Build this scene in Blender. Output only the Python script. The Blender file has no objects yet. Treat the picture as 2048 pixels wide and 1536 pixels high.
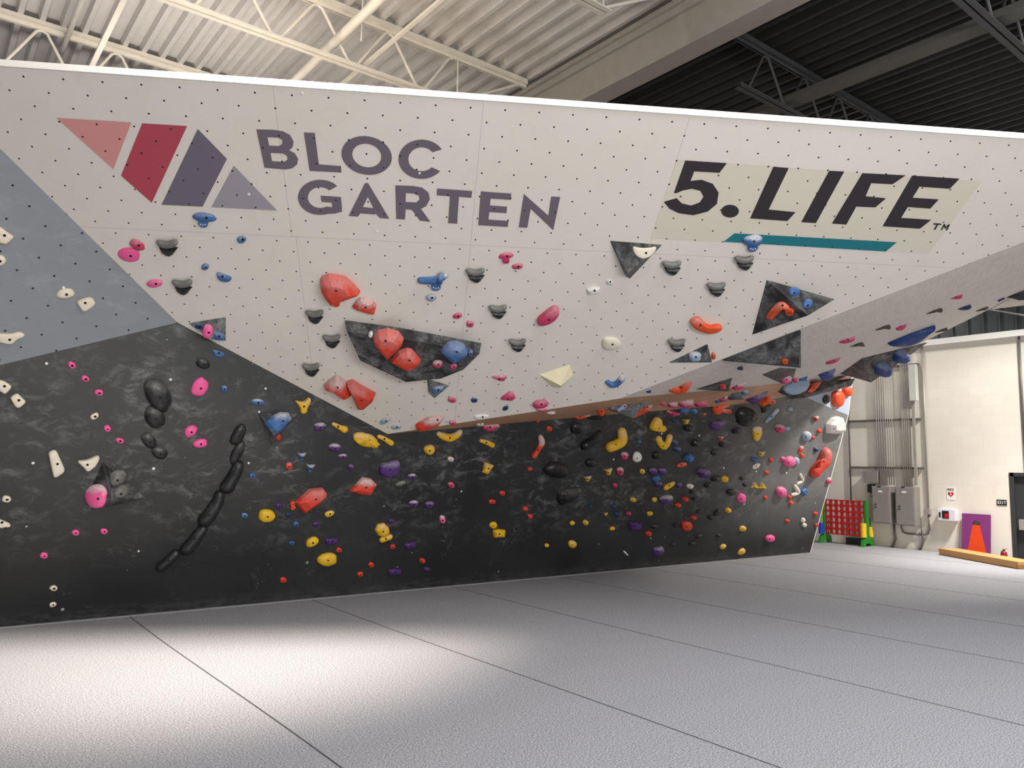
import bpy, bmesh, math, random
import numpy as np
from mathutils import Vector, Matrix, noise
from mathutils.bvhtree import BVHTree
from mathutils.geometry import tessellate_polygon
random.seed(7)
SC = bpy.context.scene
COL = SC.collection
# ---------------------------------------------------------------- camera (world: X along the wall, Y into it, Z up; floor mats at z=0)
F = 1540.0
R3 = np.array([[0.78642133, 0.07478715, 0.61314629], [-0.61751024, 0.07121205, 0.78333259], [0.0149198, -0.99465357, 0.10218451]])
CAM = np.array([0, 0, 1.7])
cd = bpy.data.cameras.new('camera'); cam = bpy.data.objects.new('camera', cd); COL.objects.link(cam)
cd.sensor_width = 36; cd.lens = 36 * F / 2048; cd.clip_end = 200
m = R3 @ np.diag([1, -1, -1])
cam.matrix_world = Matrix.Translation(Vector(CAM)) @ Matrix([list(r) for r in m]).to_4x4()
SC.camera = cam
# ---------------------------------------------------------------- light and exposure
SC.view_settings.view_transform = 'Standard'; SC.view_settings.look = 'None'
SC.view_settings.exposure = 0.2; SC.view_settings.gamma = 1.0
w = bpy.data.worlds.new('world'); SC.world = w; w.use_nodes = True
w.node_tree.nodes['Background'].inputs[0].default_value = (0.90, 0.94, 1, 1)
w.node_tree.nodes['Background'].inputs[1].default_value = 0.24
def spot(name, loc, to, power, col, size, blend, rad):
    l = bpy.data.lights.new(name, 'SPOT'); l.energy = power; l.color = col; l.spot_size = math.radians(size); l.spot_blend = blend
    l.shadow_soft_size = rad
    o = bpy.data.objects.new(name, l); COL.objects.link(o); o.location = loc
    o.rotation_euler = (Vector(to) - Vector(loc)).to_track_quat('-Z', 'Y').to_euler(); return o
def area(name, loc, to, power, col, sx, sy):
    l = bpy.data.lights.new(name, 'AREA'); l.energy = power; l.color = col; l.shape = 'RECTANGLE'; l.size = sx; l.size_y = sy
    o = bpy.data.objects.new(name, l); COL.objects.link(o); o.location = loc
    o.rotation_euler = (Vector(to) - Vector(loc)).to_track_quat('-Z', 'Y').to_euler(); return o
spot('bay_lamp_left', (2.1, 4.92, 6.2), (2.3, 7.7, 0), 3700, (1, .91, .80), 60, 1, .22)
spot('bay_lamp_right', (15.4, 4.1, 5.9), (14.7, 7.2, .4), 1800, (1, .96, .90), 104, 1, .2)
area('ceiling_fill_left', (0.9, 4.2, 5.0), (0.9, 4.25, 6.4), 45, (1, .96, .93), 2.2, .3)  # added unseen light that brightens the left ceiling
spot('bay_lamp_far_right', (14.9, 4.4, 6.2), (15.9, 6.1, 0), 1500, (1, .97, .92), 46, 1, .2)
pb_ = bpy.data.lights.new('bay_lamp_corner', 'POINT'); pb_.energy = 80; pb_.color = (1, .96, .90); pb_.shadow_soft_size = .3  # added point light to even out the block wall, no fixture
po_ = bpy.data.objects.new('bay_lamp_corner', pb_); COL.objects.link(po_); po_.location = (15.8, 8.4, 5.6)
pl_ = bpy.data.lights.new('cap_fill', 'POINT'); pl_.energy = 70; pl_.color = (1, .93, .86); pl_.shadow_soft_size = .15  # added point light that brightens the cap along the wall top
po_ = bpy.data.objects.new('cap_fill', pl_); COL.objects.link(po_); po_.location = (1.2, 5.0, 5.7)
area('ceiling_fill_back', (1.6, 8.4, 4.3), (1.6, 8.45, 6.4), 42, (1, .96, .93), 3.0, .4)  # added light hidden behind the wall top, lifts the ceiling
area('bay_lamp_rear', (5.5, 0.6, 6.2), (5.5, .61, 0), 520, (.93, .96, 1), 9, .8)  # added overhead fill out of view, brightens the floor and its bounce
area('front_fill', (1.5, -8.0, 2.4), (2.6, 6, 3.4), 800, (1, .98, .95), 9, 2.6)  # added unseen fill behind the camera to lift the white wall

# ---------------------------------------------------------------- helpers: pixels of the 2048x1536 frame to points of the place
def ray(x, y):
    d = R3 @ np.array([x - 1024, y - 768, F]); return d / np.linalg.norm(d)
def hit(q, P, N):
    d = ray(*q); N = np.asarray(N, float); return CAM + d * (np.dot(np.asarray(P, float) - CAM, N) / np.dot(d, N))
def nrm(v): v = np.asarray(v, float); return v / np.linalg.norm(v)
class Plane:
    def __init__(s, P, N, up=(0, 0, 1)):
        s.P = np.asarray(P, float); N = nrm(N)
        if np.dot(CAM - s.P, N) < 0: N = -N
        s.N = N; up = np.asarray(up, float); v = nrm(up - np.dot(up, N) * N); s.V = v; s.U = np.cross(v, N)
    def at(s, q, h=0): return hit(q, s.P + s.N * h, s.N)
    def uv(s, p): d = np.asarray(p) - s.P; return (float(d @ s.U), float(d @ s.V))
def plane3(a, b, c): return Plane(a, np.cross(np.asarray(b) - a, np.asarray(c) - a))
Zv = (0, 0, 1)
FLOOR = Plane((0, 0, 0), Zv, (0, 1, 0))
B0 = FLOOR.at((0, 1256)); B1 = FLOOR.at((1620, 1106))
T1 = hit((1695.8, 830), B1, (1, 0, 0))
PD = plane3(B0, B1, T1)
p1 = PD.at((355, 645)); p2 = PD.at((775, 868))
NW = np.array([-0.29303897, -0.49678629, -0.81690363])
PW0 = Plane(p1, NW)
tA = PW0.at((0, 130)); tQ = PW0.at((2048, 276))
PW = Plane(tA, NW)
PW.U = nrm(tQ - tA); PW.V = nrm(np.cross(PW.N, PW.U)); PW.V = PW.V * np.sign(PW.V[2])
PG = plane3(p1, PW.at((0, 297)), PD.at((0, 730)))
E1 = hit((1705, 754), B1, (1, 0, 0))
k1 = PW.at((1240, 797)); k2 = PW.at((2048, 484))
PS = plane3(k1, k2, E1)
XB = 17.1
PB = Plane((XB, 0, 0), (-1, 0, 0))
# ---------------------------------------------------------------- mesh helpers
def mesh_obj(name, verts, faces, mat, parent=None, smooth=False, uvs=None):
    me = bpy.data.meshes.new(name); me.from_pydata([tuple(map(float, v)) for v in verts], [], faces); me.validate()
    if uvs is not None:
        l = me.uv_layers.new(name='UVMap')
        for i, lp in enumerate(me.loops): l.data[i].uv = uvs[lp.vertex_index]
    if smooth:
        for p in me.polygons: p.use_smooth = True
    if isinstance(mat, (list, tuple)):
        for x in mat: me.materials.append(x)
    else: me.materials.append(mat)
    o = bpy.data.objects.new(name, me); COL.objects.link(o)
    if parent is not None: o.parent = parent
    return o
def tag(o, label=None, cat=None, group=None, kind=None):
    if label: o['label'] = label
    if cat: o['category'] = cat
    if group: o['group'] = group
    if kind: o['kind'] = kind
    return o
def empty(name, loc=(0, 0, 0)):
    o = bpy.data.objects.new(name, None); COL.objects.link(o); o.location = loc; o.empty_display_size = .05; return o
class MB:
    def __init__(s): s.v = []; s.f = []
    def add(s, v, f):
        n = len(s.v); s.v += [tuple(map(float, p)) for p in v]; s.f += [[i + n for i in q] for q in f]; return s
    def box(s, a, b):
        x0, y0, z0 = a; x1, y1, z1 = b
        return s.add([(x0, y0, z0), (x1, y0, z0), (x1, y1, z0), (x0, y1, z0), (x0, y0, z1), (x1, y0, z1), (x1, y1, z1), (x0, y1, z1)],
                     [(0, 3, 2, 1), (4, 5, 6, 7), (0, 1, 5, 4), (1, 2, 6, 5), (2, 3, 7, 6), (3, 0, 4, 7)])
    def tube(s, pts, r, n=8, caps=True):
        pts = [Vector(p) for p in pts]; rs = r if isinstance(r, (list, tuple)) else [r] * len(pts)
        V = []; Fc = []; prev = None
        for i, p in enumerate(pts):
            t = (pts[min(i + 1, len(pts) - 1)] - pts[max(i - 1, 0)]).normalized()
            if prev is None:
                a = t.orthogonal().normalized()
            else: a = (prev - t * prev.dot(t)).normalized()
            prev = a; b = t.cross(a)
            for k in range(n):
                an = 2 * math.pi * (k + .5) / n; V.append(p + (a * math.cos(an) + b * math.sin(an)) * rs[i])
        for i in range(len(pts) - 1):
            for k in range(n):
                Fc.append((i * n + k, i * n + (k + 1) % n, (i + 1) * n + (k + 1) % n, (i + 1) * n + k))
        if caps: Fc.append(tuple(range(n))[::-1]); Fc.append(tuple(range((len(pts) - 1) * n, len(pts) * n)))
        return s.add(V, Fc)
    def bar(s, a, b, wd, ht, up=(0, 0, 1)):
        a = Vector(a); b = Vector(b); t = (b - a).normalized(); up = Vector(up); x = t.cross(up).normalized() * wd / 2; z = x.cross(t).normalized() * ht / 2
        V = [a - x - z, a + x - z, a + x + z, a - x + z, b - x - z, b + x - z, b + x + z, b - x + z]
        return s.add(V, [(0, 1, 2, 3), (7, 6, 5, 4), (0, 4, 5, 1), (1, 5, 6, 2), (2, 6, 7, 3), (3, 7, 4, 0)])
    def prism(s, poly, off):
        """poly: list of 3D points; off: 3D vector the polygon is pushed along"""
        n = len(poly); off = np.asarray(off, float); P = [np.asarray(p, float) for p in poly]
        return s.add(P + [p + off for p in P], [tuple(range(n)), tuple(range(2 * n - 1, n - 1, -1))] + [((i + 1) % n, i, n + i, n + (i + 1) % n) for i in range(n)])
    def obj(s, name, mat, parent=None, smooth=False, bevel=0):
        o = mesh_obj(name, s.v, s.f, mat, parent, smooth)
        bm = bmesh.new(); bm.from_mesh(o.data); bmesh.ops.recalc_face_normals(bm, faces=bm.faces); bm.to_mesh(o.data); bm.free()
        if bevel:
            md = o.modifiers.new('bevel', 'BEVEL'); md.width = bevel; md.segments = 2; md.limit_method = 'ANGLE'
        return o
# ---------------------------------------------------------------- materials
def srgb(r, g, b):
    f = lambda c: (c / 255 / 12.92) if c / 255 <= .04045 else ((c / 255 + .055) / 1.055) ** 2.4
    return (f(r), f(g), f(b), 1)
class NT:
    def __init__(s, name, rough=.6, metal=0.0):
        s.m = bpy.data.materials.new(name); s.m.use_nodes = True; s.n = s.m.node_tree.nodes; s.l = s.m.node_tree.links
        s.b = s.n['Principled BSDF']; s.b.inputs['Roughness'].default_value = rough; s.b.inputs['Metallic'].default_value = metal
    def lk(s, a, b): s.l.new(a, b)
    def math(s, op, a, b=None, c=None, clamp=False):
        n = s.n.new('ShaderNodeMath'); n.operation = op; n.use_clamp = clamp
        for i, x in enumerate((a, b, c)):
            if x is None: continue
            if isinstance(x, (int, float)): n.inputs[i].default_value = x
            else: s.lk(x, n.inputs[i])
        return n.outputs[0]
    def mix(s, f, a, b):
        n = s.n.new('ShaderNodeMix'); n.data_type = 'RGBA'
        for i, x in ((0, f), (6, a), (7, b)):
            if isinstance(x, (int, float)): n.inputs[i].default_value = x
            elif isinstance(x, tuple): n.inputs[i].default_value = x
            else: s.lk(x, n.inputs[i])
        return n.outputs[2]
    def co(s, kind='Object'):
        n = s.n.new('ShaderNodeTexCoord'); return n.outputs[kind]
    def map(s, v, sc, rot=(0, 0, 0)):
        n = s.n.new('ShaderNodeMapping'); n.inputs['Scale'].default_value = sc; n.inputs['Rotation'].default_value = rot; s.lk(v, n.inputs[0]); return n.outputs[0]
    def noise(s, v, sc, det=4, rough=.55, dist=0):
        n = s.n.new('ShaderNodeTexNoise'); n.inputs['Scale'].default_value = sc; n.inputs['Detail'].default_value = det
        n.inputs['Roughness'].default_value = rough; n.inputs['Distortion'].default_value = dist; s.lk(v, n.inputs['Vector']); return n.outputs[0]
    def vor(s, v, sc, feat='F1', rnd=1):
        n = s.n.new('ShaderNodeTexVoronoi'); n.feature = feat; n.inputs['Scale'].default_value = sc; n.inputs['Randomness'].default_value = rnd; s.lk(v, n.inputs['Vector']); return n.outputs
    def ramp(s, f, lo, hi):
        n = s.n.new('ShaderNodeMapRange'); n.inputs[1].default_value = lo; n.inputs[2].default_value = hi; s.lk(f, n.inputs[0]); return n.outputs[0]
    def sep(s, v):
        n = s.n.new('ShaderNodeSeparateXYZ'); s.lk(v, n.inputs[0]); return n.outputs
    def bump(s, h, st=.3, dist=.01):
        n = s.n.new('ShaderNodeBump'); n.inputs['Strength'].default_value = st; n.inputs['Distance'].default_value = dist; s.lk(h, n.inputs['Height']); s.lk(n.outputs[0], s.b.inputs['Normal'])
    def out(s, c):
        if isinstance(c, tuple): s.b.inputs['Base Color'].default_value = c
        else: s.lk(c, s.b.inputs['Base Color'])
        return s.m
def plain(name, c, rough=.5, metal=0, var=.06, sc=9):
    t = NT(name, rough, metal); n = t.noise(t.co(), sc, 3)
    d = tuple(x * (1 - var * 2.5) for x in c[:3]) + (1,)
    return t.out(t.mix(n, d, tuple(min(1, x * (1 + var)) for x in c[:3]) + (1,)))
def chalked(name, c, amount, dark=.85, rough=.55, cw=(.62, .60, .58, 1), sc=1.0, lip=0):
    """holds and volumes: coloured plastic or painted wood with rubbed in chalk"""
    t = NT(name, rough); v = t.co()
    big = t.ramp(t.noise(v, 7 * sc, 3, .6, .6), .56 - amount * .25, .78 - amount * .2)
    fine = t.ramp(t.noise(v, 45 * sc, 4, .65), .25, .75)
    f = t.math('MULTIPLY', big, fine, clamp=True)
    f = t.math('MULTIPLY', f, min(1, .35 + amount))
    if lip:   # rubbed where hands grip, on the upper edge of the hold
        g = t.sep(t.co('Generated'))[1]; g = t.math('ADD', g, t.math('MULTIPLY', t.math('SUBTRACT', t.noise(v, 9, 3), .5), .7))
        g = t.ramp(g, .52, .80); f = t.math('MAXIMUM', t.math('MULTIPLY', f, .5), t.math('MULTIPLY', t.math('MULTIPLY', g, t.ramp(t.noise(v, 50, 3), .1, .6)), lip))
    base = t.mix(t.noise(v, 60 * sc, 2), c, tuple(x * dark for x in c[:3]) + (1,))
    return t.out(t.mix(f, base, cw))
def board(name, c, c2, dot, sp, rad, rows_shift=True, seams_u=(), seams_v=(), chalk=0, chalkcol=(.45, .45, .44, 1), specks=0, rough=.62, grain=0, dotoff=(0, 0), ring=True, dot_on=.0, dirt=0, base_v=None, chalk_and_light=False):
    t = NT(name, rough); uv = t.co('UV'); s = t.sep(uv); u, v = s[0], s[1]
    col = t.mix(t.noise(uv, .7, 3), c, c2)
    if grain:
        g = t.noise(t.map(uv, (2.2, 40, 1)), 1.3, 5, .6, .8); g2 = t.noise(uv, 3.0, 4, .6)
        col = t.mix(t.math('MULTIPLY', t.ramp(g, .45, .75), grain), col, tuple(x * .62 for x in c2[:3]) + (1,))
        col = t.mix(t.math('MULTIPLY', t.ramp(g2, .5, .8), .35), col, tuple(min(1, x * 1.1) for x in c[:3]) + (1,))
    if dirt:
        d = t.math('MULTIPLY', t.ramp(t.noise(uv, 2.6, 8, .7, 1.5), .52, .72), dirt)
        col = t.mix(d, col, tuple(x * .7 for x in c2[:3]) + (1,))
    if chalk:
        a = t.ramp(t.noise(uv, 1.3, 4, .55, .4), .38, .66)
        b = t.ramp(t.noise(t.map(uv, (1.0, 1.7, 1), (0, 0, -.35)), 4.2, 9, .74, .5), .50, .74)
        f = t.math('MULTIPLY', a, b, clamp=True); f = t.math('MULTIPLY', f, chalk)
        if chalk_and_light: f = t.math('MULTIPLY', f, t.ramp(v, .5, 1.5))
        a2 = t.ramp(t.noise(uv, .45, 2), .3, .75)
        col = t.mix(t.math('MULTIPLY', a2, .10 * chalk), col, chalkcol)
        col = t.mix(f, col, chalkcol)
        if chalk_and_light:   # chalk film, also lightened at right and upper left to paint in light
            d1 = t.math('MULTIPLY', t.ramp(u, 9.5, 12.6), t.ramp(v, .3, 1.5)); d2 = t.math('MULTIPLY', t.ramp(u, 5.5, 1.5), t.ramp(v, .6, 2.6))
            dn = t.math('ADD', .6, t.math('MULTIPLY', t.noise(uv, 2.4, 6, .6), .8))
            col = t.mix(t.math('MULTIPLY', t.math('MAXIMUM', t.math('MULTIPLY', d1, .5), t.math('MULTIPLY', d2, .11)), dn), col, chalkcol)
        # arcs and rubber scuffs
        sc_ = t.noise(uv, 3.1, 3, .5, 2.2); ln = t.math('SUBTRACT', 1.0, t.ramp(t.math('ABSOLUTE', t.math('SUBTRACT', sc_, .5)), 0.0, .012), clamp=True)
        ln = t.math('MULTIPLY', ln, t.ramp(t.noise(uv, 2.1, 2), .55, .7)); col = t.mix(t.math('MULTIPLY', ln, .4 * chalk), col, chalkcol)
    if specks:
        vo = t.vor(uv, specks); r0 = t.sep(vo['Color'])
        sz = t.math('MULTIPLY', t.math('POWER', r0[0], 3.0), .10)
        on = t.math('LESS_THAN', vo['Distance'], t.math('ADD', sz, .024)); on = t.math('MULTIPLY', on, t.math('GREATER_THAN', r0[1], .55))
        col = t.mix(t.math('MULTIPLY', on, .8), col, (.42, .42, .41, 1))
    if base_v is not None:   # grey boot scuffs close to the mats
        g = t.math('SUBTRACT', 1.0, t.ramp(v, base_v, base_v + .16), clamp=True)
        g = t.math('MULTIPLY', g, t.ramp(t.noise(t.map(uv, (2, 6, 1)), 3, 6, .7), .42, .7)); col = t.mix(t.math('MULTIPLY', g, .5), col, (.12, .12, .12, 1))
    for su, v0, v1 in seams_u:
        f = t.math('LESS_THAN', t.math('ABSOLUTE', t.math('SUBTRACT', u, su)), .0022)
        f = t.math('MULTIPLY', f, t.math('GREATER_THAN', v, v0)); f = t.math('MULTIPLY', f, t.math('LESS_THAN', v, v1)); col = t.mix(t.math('MULTIPLY', f, .45), col, tuple(x * .3 for x in c[:3]) + (1,))
    for sv in seams_v:
        f = t.math('LESS_THAN', t.math('ABSOLUTE', t.math('SUBTRACT', v, sv)), .0022); col = t.mix(t.math('MULTIPLY', f, .45), col, tuple(x * .3 for x in c[:3]) + (1,))
    if dot:
        dv = t.math('DIVIDE', t.math('SUBTRACT', v, dotoff[1]), sp[1]); row = t.math('ROUND', dv); fy = t.math('MULTIPLY', t.math('SUBTRACT', dv, row), sp[1])
        sh = t.math('MULTIPLY', t.math('PINGPONG', row, 1.0), .5)
        du = t.math('ADD', t.math('DIVIDE', t.math('SUBTRACT', u, dotoff[0]), sp[0]), sh); cx = t.math('ROUND', du); fx = t.math('MULTIPLY', t.math('SUBTRACT', du, cx), sp[0])
        dist = t.math('SQRT', t.math('ADD', t.math('MULTIPLY', fx, fx), t.math('MULTIPLY', fy, fy)))
        if ring: col = t.mix(t.math('MULTIPLY', t.math('LESS_THAN', dist, rad * 2.0), .22), col, (.85, .83, .8, 1))
        f = t.math('LESS_THAN', dist, rad); col = t.mix(f, col, dot)
    return t.out(col)
WHT = srgb(232, 227, 218)
SU = [(1.985, -1.49, 9), (3.645, -9, 9), (5.39, -1.5, 9), (2.02, -3.4, -1.5)]
DOT = dict(dot=(.012, .012, .012, 1), sp=(.284, .1225), rad=.0085, dotoff=(0.421, -1.305))
M = {}
M['white_board'] = board('white painted board', WHT, srgb(227, 220, 208), seams_u=SU, seams_v=(-1.495,), dirt=.14, **DOT)
M['dark_board'] = board('charcoal painted board', srgb(20, 21, 21), srgb(15, 16, 17), dot=None, sp=0, rad=0, chalk=.8, chalkcol=(.34, .34, .335, 1), specks=5.5, chalk_and_light=True, base_v=.02, rough=.5)
M['grey_board'] = board('grey painted board', srgb(140, 144, 149), srgb(133, 137, 143), dot=(.008, .008, .008, 1), sp=(.29, .15), rad=.010, chalk=.35, chalkcol=(.5, .5, .52, 1), ring=False)
M['washed_ply'] = board('whitewashed plywood', srgb(234, 225, 216), srgb(226, 217, 207), dot=(.04, .035, .03, 1), sp=(.3, .3), rad=.006, grain=.5, dirt=.25, ring=False)
M['brown_ply'] = board('bare plywood', srgb(222, 178, 146), srgb(192, 146, 114), dot=None, sp=0, rad=0, grain=.9)
M['blue_board'] = board('pale blue grey board', srgb(176, 186, 200), srgb(165, 176, 192), dot=None, sp=0, rad=0, chalk=.4, chalkcol=(.7, .7, .75, 1))
def vinyl(name, c): return board(name, c, c, seams_u=(), ring=False, **DOT)
M['v_salmon'] = vinyl('salmon vinyl', srgb(218, 150, 148)); M['v_red'] = vinyl('crimson vinyl', srgb(182, 70, 88)); M['v_grey'] = vinyl('slate vinyl', srgb(112, 105, 118))
M['v_lilac'] = vinyl('lilac grey vinyl', srgb(160, 155, 163)); M['v_text'] = vinyl('plum grey vinyl', srgb(108, 100, 110)); M['v_black'] = vinyl('near black vinyl', srgb(48, 40, 46))
M['v_teal'] = vinyl('teal vinyl', srgb(20, 118, 130)); M['v_back'] = vinyl('cream film', srgb(221, 214, 196))
# floor carpet
t = NT('grey carpet', .95); v = t.co()
c_ = t.mix(t.ramp(t.noise(v, 90, 3, .8), .38, .62), srgb(92, 92, 96), srgb(192, 192, 197))
c_ = t.mix(t.math('MULTIPLY', t.noise(v, 2.2, 5, .6), .35), c_, srgb(150, 150, 153))
s_ = t.sep(v)
for i_, sx in enumerate((2.03, 4.04, 6.03, 7.93, 9.80, 11.70, 13.55, 15.45, 0.0, -2.0)):
    f = t.math('LESS_THAN', t.math('ABSOLUTE', t.math('SUBTRACT', t.math('ADD', s_[0], t.math('MULTIPLY', t.math('SINE', t.math('ADD', s_[1], i_)), .012)), sx)), .007 + .0008 * i_); c_ = t.mix(t.math('MULTIPLY', f, .9), c_, (.04, .04, .04, 1))
t.bump(t.noise(v, 160, 2), .35, .004); M['carpet'] = t.out(c_)
# painted block wall
t = NT('cream painted block', .7); v = t.co(); s_ = t.sep(v)
br = t.n.new('ShaderNodeTexBrick'); br.inputs['Scale'].default_value = 1; br.inputs['Brick Width'].default_value = .4; br.inputs['Row Height'].default_value = .2; br.inputs['Mortar Size'].default_value = .004
cm = t.n.new('ShaderNodeCombineXYZ'); t.lk(s_[1], cm.inputs[0]); t.lk(s_[2], cm.inputs[1]); t.lk(cm.outputs[0], br.inputs[0])
br.inputs['Color1'].default_value = srgb(226, 219, 207); br.inputs['Color2'].default_value = srgb(222, 214, 203); br.inputs['Mortar'].default_value = srgb(219, 211, 199)
M['block'] = t.out(t.mix(t.math('MULTIPLY', t.ramp(t.noise(v, 2.5, 5), .55, .8), .2), br.outputs[0], srgb(205, 196, 184))); t.bump(br.outputs[1], .06, .003)
M['deck_light'] = plain('off white steel deck', srgb(196, 190, 184), .5)
M['deck_dark'] = plain('charcoal steel deck', srgb(42, 42, 42), .6)
M['steel_light'] = plain('cream painted steel', srgb(214, 206, 192), .45)
M['steel_dark'] = plain('charcoal painted steel', srgb(74, 74, 76), .45)
M['girder'] = plain('beige grey girder paint', srgb(158, 151, 142), .5)
M['siding'] = plain('dark grey siding', srgb(84, 88, 90), .5)
M['trim_white'] = plain('white trim', srgb(240, 238, 232), .4, var=.02)
M['galv'] = plain('galvanised steel', srgb(170, 165, 158), .4, .35)
M['galv_dark'] = plain('grey strut steel', srgb(110, 104, 100), .4, .3)
M['panel_grey'] = plain('grey enamel', srgb(142, 136, 130), .4)
M['panel_pale'] = plain('pale grey enamel', srgb(196, 198, 190), .4)
M['black'] = plain('black plastic', srgb(22, 22, 24), .4)
M['hole'] = plain('dark bolt hole', srgb(10, 9, 9), .8)
M['signwhite'] = plain('white sign', srgb(238, 236, 232), .5, var=.02)
M['red'] = plain('red plastic', srgb(196, 12, 24), .4)
M['green'] = plain('green plastic', srgb(40, 140, 40), .4)
M['gyellow'] = plain('yellow plastic', srgb(246, 208, 40), .4)
M['gblue'] = plain('blue plastic', srgb(30, 70, 190), .4)
M['purple'] = plain('purple paint', srgb(120, 48, 112), .5)
M['orange'] = plain('orange paint', srgb(214, 66, 12), .5)
M['doorgrey'] = plain('charcoal door paint', srgb(52, 54, 56), .5)
M['cabwhite'] = plain('white enamel', srgb(222, 222, 232), .35)
t = NT('pine', .55); v = t.co(); M['pine'] = t.out(t.mix(t.noise(t.map(v, (30, 2, 30)), 1, 4), srgb(206, 160, 100), srgb(188, 138, 82)))
HC = dict(K=(34, 34, 36), W=(240, 228, 206), P=(250, 98, 160), M=(206, 60, 106), R=(222, 66, 44), O=(232, 82, 34), U=(36, 66, 128), B=(62, 106, 164), Y=(236, 186, 38), V=(80, 44, 112), N=(34, 56, 106), G=(112, 110, 105), L=(150, 172, 196), C=(238, 235, 228), T=(80, 66, 56), D=(22, 22, 24))
CN = dict(K='black', W='cream', P='pink', M='magenta', R='red', O='orange', B='blue', U='deep blue', Y='yellow', V='purple', N='navy blue', G='grey', L='pale blue', C='chalk white', T='dark brown', D='jet black')
def hm(code, ch):
    k = 'h_%s_%d' % (code, ch)
    if k not in M:
        c = srgb(*HC[code]); M[k] = chalked('%s resin %s' % (CN[code], ['clean', 'dusty', 'chalky'][ch]), c, (.02, .12, .30)[ch] * (.45 if code in 'KD' else 1), rough=.38 if code in 'KD' else .5, sc=1.6, lip=(0, .28, .85)[ch] * (.35 if code in 'KD' else 1), cw=(.30, .30, .29, 1) if code in 'KDG' else (.62, .60, .58, 1))
    return M[k]
M['vol'] = chalked('black volume paint', srgb(38, 38, 40), .62, cw=(.26, .26, .26, 1), sc=.7)
M['vol_grey'] = chalked('chalky black volume paint', srgb(62, 64, 66), .9, cw=(.36, .37, .38, 1), sc=.8)
# ---------------------------------------------------------------- the climbing wall
def panel(name, pts, pl, mat, thick=.03, label=None, cat=None):
    """pts outline in pixels on plane pl (or 3D points)"""
    P = [pl.at(q) if len(q) == 2 else np.asarray(q) for q in pts]; n = len(P)
    V = P + [p - pl.N * thick for p in P]
    tri = tessellate_polygon([[Vector(pl.uv(p) + (0,)) for p in P]])
    Fc = [tuple(t_) for t_ in tri] + [tuple(i + n for i in t_) for t_ in tri] + [((i + 1) % n, i, n + i, n + (i + 1) % n) for i in range(n)]
    o = mesh_obj(name, V, Fc, mat, uvs=[pl.uv(v) for v in V])
    bm = bmesh.new(); bm.from_mesh(o.data); bmesh.ops.recalc_face_normals(bm, faces=bm.faces); bm.to_mesh(o.data); bm.free()
    SURF.append(([Vector(map(float, p)) for p in P], [tuple(t_) for t_ in tri]))
    return tag(o, label, cat)
SURF = []
b1 = PD.at((1210, 830)); b2 = PD.at((1500, 807)); b3 = PD.at((1581, 792)); b4 = PD.at((1615, 796))
t2 = PS.at((1511, 773)); t3 = PS.at((1619, 763))
b0l = FLOOR.at((-165, 1271.3)); b0l = PD.at((-165, 1272)); 
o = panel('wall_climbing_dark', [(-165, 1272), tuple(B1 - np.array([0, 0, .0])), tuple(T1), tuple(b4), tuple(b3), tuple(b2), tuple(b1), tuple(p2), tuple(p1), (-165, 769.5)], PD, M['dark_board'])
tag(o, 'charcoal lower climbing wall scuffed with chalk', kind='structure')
o = panel('wall_climbing_grey', [tuple(p1), (-165, 769.5), (-165, 135.2)], PG, M['grey_board']); tag(o, 'grey triangular climbing panel at the far left', kind='structure')
o = panel('wall_climbing_white', [tuple(p1), tuple(p2), tuple(k1), tuple(PW.at((2300, 386.5))), tuple(PW.at((2300, 294))), tuple(PW.at((-165, 118.5))), tuple(PW.at((-165, 135.2)))], PW, M['white_board'], .04)
tag(o, 'big overhanging white climbing wall with logos', kind='structure')
o = panel('wall_climbing_ply', [tuple(k1), tuple(E1), (1982, 617), (2300, 440), tuple(PW.at((2300, 386.5)))], PS, M['washed_ply'], .02); tag(o, 'whitewashed plywood roof facet', kind='structure')
# brown ply underside strip
bv = [p2, k1, b1, t2, b2, t3, b3, E1, b4]
o = mesh_obj('wall_climbing_underside', bv, [(0, 1, 2), (2, 1, 3, 4), (4, 3, 5, 6), (6, 5, 7, 8)], M['brown_ply'], uvs=[(float(p[0]), float(p[1])) for p in bv])
md = o.modifiers.new('solid', 'SOLIDIFY'); md.thickness = .02; md.offset = 1
tag(o, 'bare brown plywood strip under the overhang', kind='structure'); SURF.append(([Vector(map(float, p)) for p in bv], [(0, 1, 2), (2, 1, 3), (2, 3, 4), (4, 3, 5), (4, 5, 6), (6, 5, 7), (6, 7, 8)]))
PBl = plane3(b4, T1, E1)
o = panel('wall_climbing_blue', [tuple(b4), tuple(T1), tuple(E1)], PBl, M['blue_board']); tag(o, 'small pale blue grey panel at the right end', kind='structure')
# right-hand end cheek of the wall
q = MB().prism([B1 + [.0, .0, 0], T1, E1, E1 + [0, 1.2, 0], B1 + [0, 1.5, 0]], (.025, 0, 0)).obj('wall_climbing_end', M['trim_white']); tag(q, 'pale edge board at the right end of the dark wall', kind='structure')
# facet beyond the ply roof at far right
f1 = PS.at((1982, 617)); f2 = PS.at((2300, 440))
f3 = hit((2048, 607), f1, (0, 0.45, 1)); f4 = hit((2300, 575), f1, (0, .45, 1))
pf = Plane(f1, np.cross(f2 - f1, f3 - f1))
o = mesh_obj('wall_climbing_fascia', [f1, f2, pf.at((2300, 578)), ], [(0, 1, 2)], M['washed_ply'], uvs=[(0, 0), (1, 0), (0, 1)])
md = o.modifiers.new('solid', 'SOLIDIFY'); md.thickness = .03; md.offset = 0
tag(o, 'washed plywood end fascia under the roof facet', kind='structure'); SURF.append(([Vector(f1), Vector(f2), Vector(pf.at((2300, 578)))], [(0, 1, 2)]))
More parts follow.
